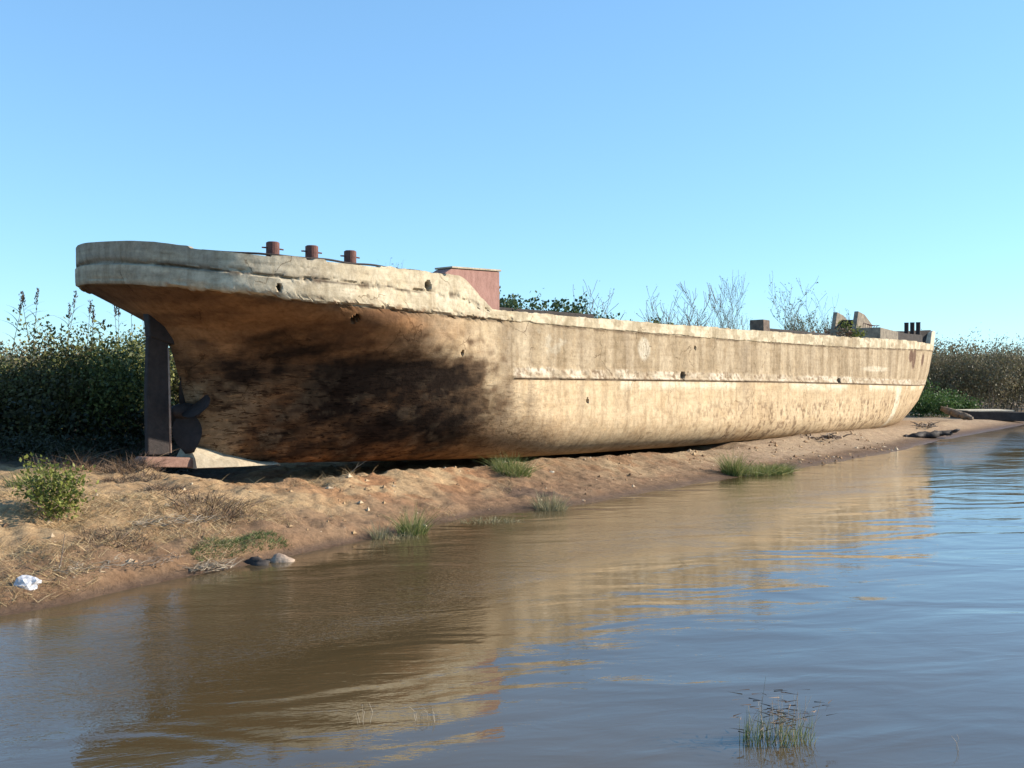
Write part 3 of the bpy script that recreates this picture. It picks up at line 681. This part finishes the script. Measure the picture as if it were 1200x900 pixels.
def tuft(name, loc, n, h, r, mat, wid=.006, lean=.45, z=None, elong=1, ang=0):
    a = RNG.random(n) * 6.283; q = np.sqrt(RNG.random(n)) * r
    bx, by = q * np.cos(a) * elong, q * np.sin(a)
    ca, sa = math.cos(ang), math.sin(ang)
    B = np.stack([bx * ca - by * sa, bx * sa + by * ca, np.zeros(n)], 1)
    z0 = gz(*loc[:2]) if z is None else z
    for i in range(n): B[i, 2] = (max(gz(loc[0] + B[i, 0], loc[1] + B[i, 1]), -.03) if z is None else z) - z0 - .02 if n < 900 else -.02
    hh = h * (.35 + .65 * RNG.random(n)) * (1 - .45 * (q / r)**2)
    th = RNG.random(n) * 6.283; ln = np.abs(RNG.normal(0, lean, n)) + .05
    T = np.stack([np.cos(th) * ln + np.cos(a) * .25, np.sin(th) * ln + np.sin(a) * .25, np.ones(n)], 1) * hh[:, None]
    V, F = blade_mesh(B, T, np.full(n, wid) * (.6 + .8 * RNG.random(n)), RNG.random(n) * .7)
    return link(name, mesh_np(name, V, F, mat), None, (loc[0], loc[1], z0))

# thicket on the left, in the shadow of the hull
G_L = 'shrubs of the dark thicket behind the stern'
lt = [(-13.9, 23.6, 2.48, 2.4, 0), (-11.9, 24.6, 2.55, 2.4, 1), (-10.3, 25.8, 2.82, 2.6, 0), (-15.6, 26.2, 3.16, 2.8, 1), (-13.2, 27.2, 2.96, 3.0, 0), (-11.0, 28.4, 3.1, 3.0, 0), (-9.6, 30.5, 2.89, 3.0, 1), (-16.8, 23.2, 2.68, 2.6, 0), (-19.6, 24.6, 2.96, 3, 1), (-22.8, 27, 3.1, 3.2, 0)]
ll = ['rounded olive shrub at the front left of the shaded thicket', 'low front shrub of the thicket with yellow-green top left of the rudder', 'dark green shrub directly behind the rudder and propeller', 'tall olive shrub in the back row at the left picture edge',
      'dense dark shrub in the middle of the back row of the thicket', 'tall leafy shrub under the overhanging stern counter', 'olive shrub standing furthest back behind the stern', 'shrub just beyond the left picture edge beside the front shrub', 'wide olive shrub off the left edge of the thicket', 'outermost large shrub at the left end of the thicket']
for (x, y, h, ww, k), lb in zip(lt, ll):
    tag(shrub('thicket_shrub', (x, y), h, ww, 9500, .095, M['thicket' if k == 0 else 'thicket2'], M['greenstem'], 9, 2, .5, 3, .3, .30, .12, .03), lb, 'shrub', G_L)
def cane(loc, h, lab):
    root = empty('cane_stalk', (loc[0], loc[1], gz(*loc) - .02)); a = random.uniform(0, 6.28); ln = random.uniform(.02, .14)
    b = MB(); pts = [(math.cos(a) * ln * h * t * t, math.sin(a) * ln * h * t * t, h * t) for t in (0, .25, .5, .75, 1)]; b.tube(pts, [.014, .013, .011, .008, .004], 5)
    b.build('stalk', M['greenstem'], root)
    n = 14; t = .35 + .58 * RNG.random(n); B = np.stack([np.cos(a) * ln * h * t * t, np.sin(a) * ln * h * t * t, h * t], 1); th = RNG.random(n) * 6.283
    T = np.stack([np.cos(th) * .8, np.sin(th) * .8, np.ones(n) * 1.0], 1) * (.45 * (.5 + .5 * RNG.random(n)))[:, None]
    V, F = blade_mesh(B, T, np.full(n, .010), .5 + RNG.random(n) * .8, 4); link('blades', mesh_np('blades', V, F, M['cane']), root)
    n = 60; t = 1 - .10 * RNG.random(n); P = np.stack([np.cos(a) * ln * h * t * t, np.sin(a) * ln * h * t * t, h * t + .12], 1) + RNG.normal(0, .018, (n, 3))
    V, F = leaf_cloud(P, np.stack([RNG.normal(0, .3, n) + .2, RNG.normal(0, .3, n), np.ones(n)], 1), .065, .4, .2); link('plume', mesh_np('plume', V, F, M['plume']), root)
    return tag(root, lab, 'reed', 'cane stalks rising above the thicket')
cs = [(-12.6, 24.7, 3.66), (-12.3, 25.4, 3.82), (-11.9, 24.9, 3.7), (-11.75, 25.9, 3.89), (-11.2, 25.0, 3.46), (-11.0, 25.6, 3.51), (-10.6, 25.0, 3.38), (-10.5, 26.6, 3.66), (-10.2, 25.9, 3.58), (-9.9, 26.1, 3.7), (-9.75, 26.9, 3.66), (-14.2, 25.2, 3.73), (-15.4, 25, 3.66)]
ol = ['cane stalk with brown plume nearest the left picture edge', 'second plumed cane stalk from the left picture edge', 'third plumed cane stalk from the left picture edge', 'tallest plumed cane, fourth from the left edge', 'fifth plumed cane stalk from the left', 'sixth plumed cane stalk from the left', 'seventh plumed cane, the lowest of the row', 'eighth plumed cane stalk from the left', 'plumed cane with reddish head left of the overhanging stern', 'second last cane before the stern overhang', 'last plumed cane, closest to the stern overhang', 'plumed cane just beyond the left picture edge', 'outermost plumed cane left of the picture']
for (x, y, h), lb in zip(cs, ol): cane((x, y), h, lb)

# scrub on the right bank beyond the bow
G_R = 'grey brown bushes on the bank beyond the bow'
rt = [(27.2, 66.5), (29.6, 67.5), (31.8, 66.6), (34.0, 68.5), (36.6, 69.4), (39.6, 72), (43, 75), (25.5, 71), (29, 73), (33, 74), (37.5, 76), (47, 80)]
rl = ['grey brown bush showing just right of the bow', 'second bush right of the bow with olive top', 'tall twiggy bush above the concrete slab on the sand', 'spreading bush with drooping pale stems right of the slab', 'brown bush at the right picture edge', 'bush beyond the right picture edge near the water', 'large bush further off to the right along the shore', 'dark bush mostly hidden behind the bow',
      'back row bush behind the gap beside the bow', 'back row bush above the middle of the right thicket', 'back row bush near the right picture edge', 'furthest bush to the right on the river bank']
for i, ((x, y), lb) in enumerate(zip(rt, rl)):
    tag(shrub('scrub_bush', (x, y), random.uniform(4.3, 5.0), 4.2, 6500, .16, M['scrub'], M['twiggrey'], 13, 2, .42, 3, .2, .42, .25, .035), lb, 'bush', G_R)
tag(shrub('green_bush', (24.9, 60.2), 1.9, 3.4, 5000, .13, M['vivid'], M['greenstem'], 9, 2, .6, 3, .3, .25, .02, .02), 'low vivid green bush on the sand just right of the bow', 'bush')
tag(shrub('green_bush', (27.6, 62.4), 1.5, 2.4, 3500, .13, M['vivid'], M['greenstem'], 8, 2, .6, 3, .3, .25, .02, .02), 'smaller green bush between the vivid bush and the concrete slab', 'bush')

# bare shrubs and young trees behind the hull
def bare(loc, h, w_, lab, nleaf=0, lm=None, leaf=.1, nst=3, kids=4, name='bare_shrub', depth=3, rad=.045, low=.4):
    return tag(shrub(name, loc, h, w_, nleaf, leaf, lm, M['twiggrey'], nst, depth, .62, kids, .3, .06, .35, rad, low, ('trunk', 'crown')), lab, 'tree', 'leafless shrubs seen above the hull side')
bare((3.7, 34.5), 5.1, 3.6, 'low reddish leafless shrub showing over the rail left of centre', 1500, M['brownweed'], .06, 7, 5)
bare((7.4, 43.0), 5.8, 4.6, 'wide grey leafless shrub over the middle of the hull', 3200, M['palegreen'], .055, 7, 6)
bare((9.8, 44.5), 6.6, 3.2, 'taller leafless tree beside the wide leafless shrub', 1900, M['palegreen'], .055, 4, 6)
bare((14.7, 50.5), 7.0, 4.4, 'pale green feathery young tree over the rail', 5200, M['palegreen'], .085, 8, 5, 'young_tree', 3)
bare((17.8, 54), 6.6, 2.6, 'thin leafless tree behind the windlass cheeks', 300, M['palegreen'], .05, 3, 4)

# plants that grow on the deck
def deckplant(s, lat, h, w_, n, leaf, lm, lab, z=3.82, nst=5):
    x, y, z = wp(s, lat, z)
    return tag(shrub('deck_plant', (x, y, z), h, w_, n, leaf, lm, M['greenstem'], nst, 2, .5, 2, .38, .08, .1, .012), lab, 'plant', 'plants growing on the deck of the hull')
for i, (s, h) in enumerate([(.9, .80), (1.8, .92), (2.7, .82), (3.6, .80), (4.5, .72), (5.3, .62)]):
    deckplant(s, 2.2, h, 1.7, 420, .09, M['deckleaf'], ['broad-leaved plant on deck against the red locker', 'second broad-leaved deck plant right of the red locker', 'tallest deck plant in the leafy row right of the locker', 'fourth plant of the leafy row on the deck', 'fifth deck plant, where the leafy row thins out', 'last small plant at the right end of the leafy row'][i])
deckplant(7.2, 2.2, .45, .4, 40, .09, M['deckleaf'], 'lone sprout on the deck left of the wide leafless shrub')
deckplant(9.0, 2.1, .5, 1.6, 260, .08, M['thicket'], 'low green plant on deck below the wide leafless shrub')
deckplant(-2.45, 2.6, 1.15, .6, 60, .05, M['brownweed'], 'dry dark sprig sprouting left of the red locker', 3.95, 7)
deckplant(-3.0, 2.6, 1.05, .3, 22, .05, M['brownweed'], 'tiny dry sprig on the stern rail', 3.95, 3)
deckplant(24.6, 2.0, 1.15, 1.1, 600, .10, M['sapling'], 'yellow-green plant on deck beside the windlass bed', nst=8)
deckplant(21.8, 2.2, .75, 3.4, 800, .09, M['brownweed'], 'low brown plant on deck under the pale green tree', nst=8)

# sapling and small plants on the left bank
tag(shrub('sapling', (-6.1, 13.5), .85, .85, 1900, .055, M['sapling'], M['twig'], 9, 2, .55, 3, .3, .10, .05, .01, .15), 'bright green leafy sapling on the left bank', 'plant')
r_ = empty('leaning_stick', (-5.33, 11.7, gz(-5.33, 11.7) - .03)); b = MB(); b.tube([(0, 0, 0), (.03, .02, .22), (.05, .05, .46)], [.009, .007, .004], 6); b.build('stick', M['twig'], r_); b = MB(); b.tube([(.03, .02, .22), (.08, .0, .30)], .004, 5); b.build('side_twig', M['twig'], r_)
tag(r_, 'thin dry stick stuck in the sand in front of the sapling', 'stick')
tag(tuft('weed_clump', (-7.9, 16.6), 260, .45, .5, M['grass'], .008), 'small yellow green weed clump left of the sapling', 'plant')
for (x, y, h, r, lb) in [(-7.35, 19.2, .45, .55, 'dry brown weeds under the keel shoe below the rudder'), (-4.5, 14.9, .38, .6, 'dark brown dry brush above the green turf patch'), (-6.7, 17.6, .25, .5, 'low brown weeds on the left sand below the rudder'), (-8.6, 19.4, .5, .7, 'dark dry weeds at the shadow edge left of the rudder'), (-5.2, 13.0, .2, .45, 'sparse dry weeds between the sapling and the green turf'), (-5.6, 16.0, .2, .4, 'dry weeds on bare sand midway up the left bank')]:
    tag(tuft('dry_weed', (x, y), 420, h, r, M['brownweed'], .006, .9), lb, 'weed')
tag(tuft('grass_tuft', (0.0, 21.9), 700, .55, .40, M['grass'], .006, .55), 'yellow green tuft against the hull below the dark shadow', 'grass tuft')
tag(tuft('grass_tuft', (5.75, 25.9), 500, .85, .28, M['grass'], .007, .3), 'tallest grass tuft beside the water right of centre', 'grass tuft')
tag(tuft('grass_patch', (6.75, 26.6), 1600, .42, .5, M['grass'], .007, .9, elong=2.2, ang=.75), 'low green grass patch trailing right of the tall tuft', 'grass')
tag(tuft('grass_tuft', (-1.62, 16.15), 420, .66, .22, M['grass'], .005, .28), 'upright green tuft at the water edge left of centre', 'grass tuft')
tag(tuft('grass_tuft', (-2.08, 15.7), 130, .48, .13, M['drygrass'], .005, .4), 'thin pale tuft standing in the water left of the upright one', 'grass tuft')
tag(tuft('grass_tuft', (-1.72, 15.75), 180, .2, .25, M['drygrass'], .006, .8), 'short dry tuft in front of the upright green tuft', 'grass tuft')
tag(tuft('grass_tuft', (-.45, 17.55), 340, .2, .3, M['drygrass'], .006, .8, elong=2), 'flattened dry tuft in the shallow water', 'grass tuft')
tag(tuft('grass_tuft', (.74, 19.2), 420, .55, .30, M['drygrass'], .005, .3), 'pale grey green tuft at the water edge nearest the middle', 'grass tuft')
# tuft standing in the river
rt_ = empty('river_weed', (1.84, 6.9, -.03))
n = 170; a = RNG.random(n) * 6.283; q = np.sqrt(RNG.random(n)); B = np.stack([q * np.cos(a) * .27, q * np.sin(a) * .16, np.zeros(n)], 1)
T = np.stack([RNG.normal(.04, .16, n), RNG.normal(0, .16, n), np.ones(n)], 1) * (.12 + .16 * RNG.random(n))[:, None]
V, F = blade_mesh(B, T, np.full(n, .0028), RNG.random(n) * .6); link('stems', mesh_np('stems', V, F, M['grass']), rt_)
n = 120; k = RNG.integers(0, 170, n)
P = np.stack([RNG.normal(.02, .15, n), RNG.normal(0, .09, n), .12 + .22 * RNG.random(n)**1.3], 1); th = RNG.choice([0, math.pi], n) + RNG.normal(0, .5, n)
V, F = blade_mesh(P, np.stack([np.cos(th), np.sin(th), RNG.normal(0.1, .15, n)], 1) * (.05 + .05 * RNG.random(n))[:, None], np.full(n, .0045), np.full(n, .1)); link('leaves', mesh_np('leaves', V, F, M['brownweed']), rt_)
b = MB(); b.tube([(-.12, 0, 0), (-.11, 0, .25), (-.08, 0, .47)], [.002, .0017, .001], 5)
for i in range(26):
    x = random.uniform(-.2, .22); y = random.uniform(-.1, .1); l_ = random.uniform(-.06, .12); b.tube([(x, y, 0), (x + l_ * .5, y, .16), (x + l_, y + random.uniform(-.05, .05), random.uniform(.2, .36))], [.0018, .0015, .001], 4)
b.build('stalks', M['driedstalk'], rt_)
tag(rt_, 'dark leafy weed clump standing alone in the river near the bottom right', 'plant')
def sprig(loc, h, n, lab, w_=.15):
    b = MB()
    for i in range(n):
        x = random.uniform(-w_, w_); y = random.uniform(-.05, .05); b.tube([(x, y, -.03), (x + random.uniform(-.03, .03), y, h * .5), (x + random.uniform(-.06, .06), y, h * random.uniform(.6, 1))], [.0016, .0013, .0007], 4)
    tag(b.build('water_sprig', M['driedstalk'], None, loc=(*loc, 0)), lab, 'plant')
sprig((-1.08, 7.25), .15, 5, 'few thin stems poking out of the water at bottom left', .05)
sprig((-.62, 7.3), .11, 12, 'thin brown stems in the water right of the other sprig', .09)
sprig((3.02, 6.75), .12, 2, 'single short stem in the water at the bottom right edge', .02)
# driftwood twigs on the shore
def twigs(loc, n, L, w_, mat, lab, rz=0, thick=.005):
    b = MB()
    for i in range(n):
        x, y = random.uniform(-w_, w_), random.uniform(-w_ * .45, w_ * .45); a = random.uniform(-.9, .9) + random.choice((0, 3.14)); l_ = L * random.uniform(.4, 1); e = random.uniform(-.05, .9)
        z = .02 + random.uniform(0, .07); c, s_ = math.cos(a) * l_, math.sin(a) * l_
        b.tube([(x, y, z), (x + c * .5, y + s_ * .5, z + e * l_ * .35 + random.uniform(-.02, .02)), (x + c, y + s_, z + e * l_ * .5)], [thick, thick * .8, thick * .4], 5)
    return tag(b.build('twig_pile', mat, None, loc=(loc[0], loc[1], gz(*loc) - .01), rz=rz), lab, 'driftwood')
twigs((-3.95, 12.95), 70, .26, .28, M['driedstalk'], 'tangle of pale dried twigs at the water edge', .7)
twigs((-5.0, 11.9), 60, .13, .5, M['driedstalk'], 'strip of short dry twigs along the shore left of the tangle', .9)
twigs((-4.5, 12.5), 60, .12, .4, M['twig'], 'dark strip of shore litter between the twig heaps', .9)
twigs((-4.7, 13.9), 80, .22, .5, M['driedstalk'], 'flattened dead stalks left of the green turf patch', .5)
twigs((11.3, 36.2), 40, .5, 1.1, M['brownweed'], 'dark line of washed-up debris on sand beside the hull', .85, .03)
twigs((19.0, 45.9), 36, .6, .9, M['twig'], 'brown debris heap at the foot of the bow', .85, .03)
r_ = empty('dead_branch', (-3.5, 21.15, gz(-3.5, 21.15) - .05)); b = MB(); b.tube([(-.1, 0, 0), (0, -.05, .15), (.2, -.1, .33), (.42, -.12, .48)], [.016, .013, .009, .004], 6); b.tube([(0, 0, .08), (-.2, .0, .1), (-.45, .05, .05)], [.02, .018, .01], 6)
b.build('branch', M['driedstalk'], r_); b = MB(); b.tube([(.2, -.1, .33), (.26, -.1, .45)], [.006, .003], 5); b.build('side_twig', M['driedstalk'], r_)
tag(r_, 'pale dead branch rising from the sand in front of the dark hull', 'branch')

# ---------------------------------------------------------------- stones and debris
def rock(name, loc, sx, sy, sz, mat, lab, cat='rock', seed=0, smooth=True, sub=3, amp=.35):
    import bmesh
    bm = bmesh.new(); bmesh.ops.create_icosphere(bm, subdivisions=sub, radius=1)
    for v in bm.verts:
        p = v.co; n = float(fbm(np.array([p.x * 1.3 + seed * 7.3]), np.array([p.y * 1.3 + 9]), np.array([p.z * 1.3 + 4]), 3)[0]) - .5
        f = 1 + amp * n * 2; v.co = Vector((p.x * sx * f, p.y * sy * f, p.z * sz * f))
    me = bpy.data.meshes.new(name); bm.to_mesh(me); bm.free(); me.materials.append(mat)
    me.polygons.foreach_set('use_smooth', [smooth] * len(me.polygons))
    o = link(name, me, None, (loc[0], loc[1], (gz(*loc[:2]) if len(loc) < 3 else loc[2])), random.uniform(-.4, .4))
    return tag(o, lab, cat)
rock('plastic_bag', (-5.42, 11.15), .13, .10, .09, M['bag'], 'crumpled white plastic bag at the water edge in the left corner', 'bag', 3, False, 3, .7)
rock('shore_rock', (-3.18, 13.75), .20, .15, .11, M['stone'], 'flat tan rock at the water edge below the turf', seed=1, amp=.8)
rock('shore_rock', (-3.45, 13.5), .17, .11, .10, M['concdark'], 'dark wet rock touching the left of the tan rock', seed=2, amp=.8)
rock('shore_rock', (-2.75, 14.35), .2, .12, .05, M['stone'], 'smaller tan rock right of the flat tan rock', seed=5, amp=.8)
rock('pale_stone', (-1.5, 17.0), .05, .05, .03, M['concpale'], 'small whitish stone on bare soil above the upright tuft', seed=6)
rock('pale_stone', (-.9, 17.4), .09, .06, .035, M['concpale'], 'broad whitish stone close to the water', seed=7)
rock('pale_stone', (-2.95, 19.9), .06, .05, .04, M['concpale'], 'small white stone near the dead branch', seed=8)
rock('pale_stone', (.9, 22.6), .07, .05, .04, M['concpale'], 'white stone beside the tuft against the hull', seed=9)
rock('soil_lump', (-3.2, 21.2), .24, .2, .16, M['clod'], 'rounded reddish soil lump at the foot of the dead branch', seed=10)
rock('soil_lump', (-2.9, 21.4), .14, .12, .1, M['clod'], 'smaller soil lump right of the dead branch', seed=11)
b = MB(); b.tube([(-1.5 + .15 * i, .08 * math.sin(i * 1.1), .07 + .008 * i) for i in range(19)], [.05 + .10 * math.sin(.3 + i * .145) for i in range(19)], 9); b.tube([(.9, 0, .2), (1.1, -.25, .3), (1.3, -.3, .33)], [.08, .06, .03], 6)
b.rough(.05)
lg = b.build('driftwood_log', M['iron'], None, True, loc=(17.7, 42.0, gz(17.7, 42.0)), rz=.4); tag(lg, 'black waterlogged log lying at the water edge below the bow', 'log')
b = MB(); b.tube([(-.9 + .1 * i, .05 * math.sin(i * 1.3), .65 - .03 * i) for i in range(19)], [.10 + .09 * math.sin(.3 + i * .15) for i in range(19)], 9); b.tube([(-.5, 0, .4), (-.7, .3, .8)], [.08, .03], 6)
b.rough(.04)
tag(b.build('driftwood_log', M['wood'], None, True, loc=(24.2, 54.2, gz(24.2, 54.2)), rz=-.9), 'grey broken log leaning on the sand right of the bow', 'log')
r_ = empty('concrete_slab', (27.6, 57.6, gz(27.6, 57.6)), .12); b = MB(); b.prism([(-1.9, .0), (1.7, -.1), (1.75, .42), (-1.85, .5)], -.9, .9); b.build('slab', M['concdark'], r_, bevel=.03)
b = MB(); b.box(-1.8, 1.0, -.85, .9, .475, .54, .02); b.build('slab_top', M['concpale'], r_); tag(r_, 'broken concrete slab with pale top and black side on the sand', 'slab')

# ---------------------------------------------------------------- ground cover (uncountable)
def land_points(n, x0, x1, y0, y1, cond):
    x = RNG.uniform(x0, x1, n); y = RNG.uniform(y0, y1, n); z, d = ground_z(x, y); m = cond(x, y, z, d); return x[m], y[m], z[m], d[m]
def shiplat(x, y): return (x - O[0]) * UY - (y - O[1]) * UX
x, y, z, d = land_points(120000, -12, 0, 9, 21, lambda x, y, z, d: (d > .15) & (d < 4.2) & (fbm(x * .9, y * .9, 4., 3) + .28 * np.exp(-((x + 5.2)**2 + (y - 14.3)**2) / 4) > .57 + .12 * RNG.random(len(x))))
n = len(x); th = RNG.random(n) * 6.283; T = np.stack([np.cos(th), np.sin(th), RNG.random(n) * 1.0 + .1], 1) * (.05 + .14 * RNG.random(n))[:, None]
V, F = blade_mesh(np.stack([x, y, z], 1), T, np.full(n, .003), RNG.random(n) * .5, 2); tag(link('dry_grass', mesh_np('dry_grass', V, F, M['straw'])), 'thin dead straw-coloured grass over the left bank', 'grass', kind='stuff')
x, y, z, d = land_points(26000, -5, -1.8, 12.5, 15.6, lambda x, y, z, d: (d > .25) & (np.hypot((x + 3.55) * .8 + (y - 13.75) * .6, ((y - 13.75) * .8 - (x + 3.55) * .6) * 2.0) < .75 + .9 * (fbm(x * 2, y * 2, 1., 3) - .5) + .2))
n = len(x); th = RNG.random(n) * 6.283; T = np.stack([np.cos(th) * .7, np.sin(th) * .7, np.ones(n)], 1) * (.03 + .07 * RNG.random(n))[:, None]
V, F = blade_mesh(np.stack([x, y, z - .01], 1), T, np.full(n, .005), RNG.random(n), 2); tag(link('green_turf', mesh_np('green_turf', V, F, M['turf'])), 'small patch of short green turf near the water on the left', 'grass', kind='stuff')
x, y, z, d = land_points(15000, -12, 14, 9, 42, lambda x, y, z, d: (d > .02) & (d < 6.5) & (shiplat(x, y) > 3.2) & (fbm(x * .8, y * .8, 8., 3) > .36 + .25 * RNG.random(len(x))))
n = len(x); ico = np.array([(1, 0, 0), (-1, 0, 0), (0, 1, 0), (0, -1, 0), (0, 0, 1), (0, 0, -1)], float)
sz = (.008 + .045 * RNG.random(n)**3.5) * (1 + .4 * (x > 5)); V = (ico[None] * (1 + .5 * RNG.normal(size=(n, 6, 1))).clip(.5, 1.6)) * sz[:, None, None] * np.array([1.2, 1.2, .8]) + np.stack([x, y, z], 1)[:, None]
tri = np.array([(0, 2, 4), (2, 1, 4), (1, 3, 4), (3, 0, 4), (2, 0, 5), (1, 2, 5), (3, 1, 5), (0, 3, 5)])
F = (np.arange(n)[:, None, None] * 6 + tri[None]).reshape(-1, 3)
clodm = leafmat('loose_clods', [(.12, .07, .04), (.28, .17, .09), (.42, .28, .15), (.55, .44, .31)], 0, .95)
tag(link('loose_soil', mesh_np('loose_soil', V.reshape(-1, 3), F, clodm)), 'loose clods and pebbles scattered on the bank', 'pebbles', kind='stuff')
# undergrowth and far wood
def cover(name, x0, x1, y0, y1, n, h, size, mat, lab, cond=None, wid=.3):
    x = RNG.uniform(x0, x1, n); y = RNG.uniform(y0, y1, n)
    if cond is not None: m = cond(x, y); x, y = x[m], y[m]
    z, d = ground_z(x, y); n = len(x)
    top = h * (.35 + 1.1 * fbm(x * .35, y * .35, 3., 3))
    P = np.stack([x, y, z + top * RNG.random(n)**.8], 1)
    V, F = leaf_cloud(P, RNG.normal(size=(n, 3)), size, .5, wid); return tag(link(name, mesh_np(name, V, F, mat)), lab, 'undergrowth', kind='stuff')
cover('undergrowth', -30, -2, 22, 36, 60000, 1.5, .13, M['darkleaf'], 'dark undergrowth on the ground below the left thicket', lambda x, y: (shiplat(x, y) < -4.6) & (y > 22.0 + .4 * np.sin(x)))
cover('shade_weeds', -20, -7.6, 20.6, 24, 16000, .5, .10, M['darkleaf'], 'dark weeds on the shaded ground behind the rudder', None, .15)
cover('far_wood', -160, 60, 90, 150, 130000, 5.0, .32, M['scrub'], 'low wood far behind the ship')
cover('scrub_undergrowth', 26, 70, 69, 84, 60000, 3.4, .18, M['scrub'], 'dense low scrub between the bushes on the right bank', lambda x, y: y > 66 + (x - 27) * .75)
# far low hills
def hills():
    xs = np.linspace(-900, 1500, 240); V = []
    for k, (yy, f) in enumerate([(1000, 0), (1010, .8), (1060, 1), (1200, 0)]):
        z = f * (10 + 22 * fbm(xs * .004, xs * 0 + 2., 1., 4) + 14 * sstep(200, 900, xs)); V.append(np.stack([xs, np.full_like(xs, yy), z - 1], 1))
    V = np.concatenate(V); n = len(xs); I = np.arange(4 * n).reshape(4, n); F = np.stack([I[:-1, :-1], I[:-1, 1:], I[1:, 1:], I[1:, :-1]], -1).reshape(-1, 4)
    tag(link('hills', mesh_np('hills', V, F, simple('far_hill', (.07, .10, .08), (.11, .14, .10), .02, .95, 0), True)), kind='structure')
hills()
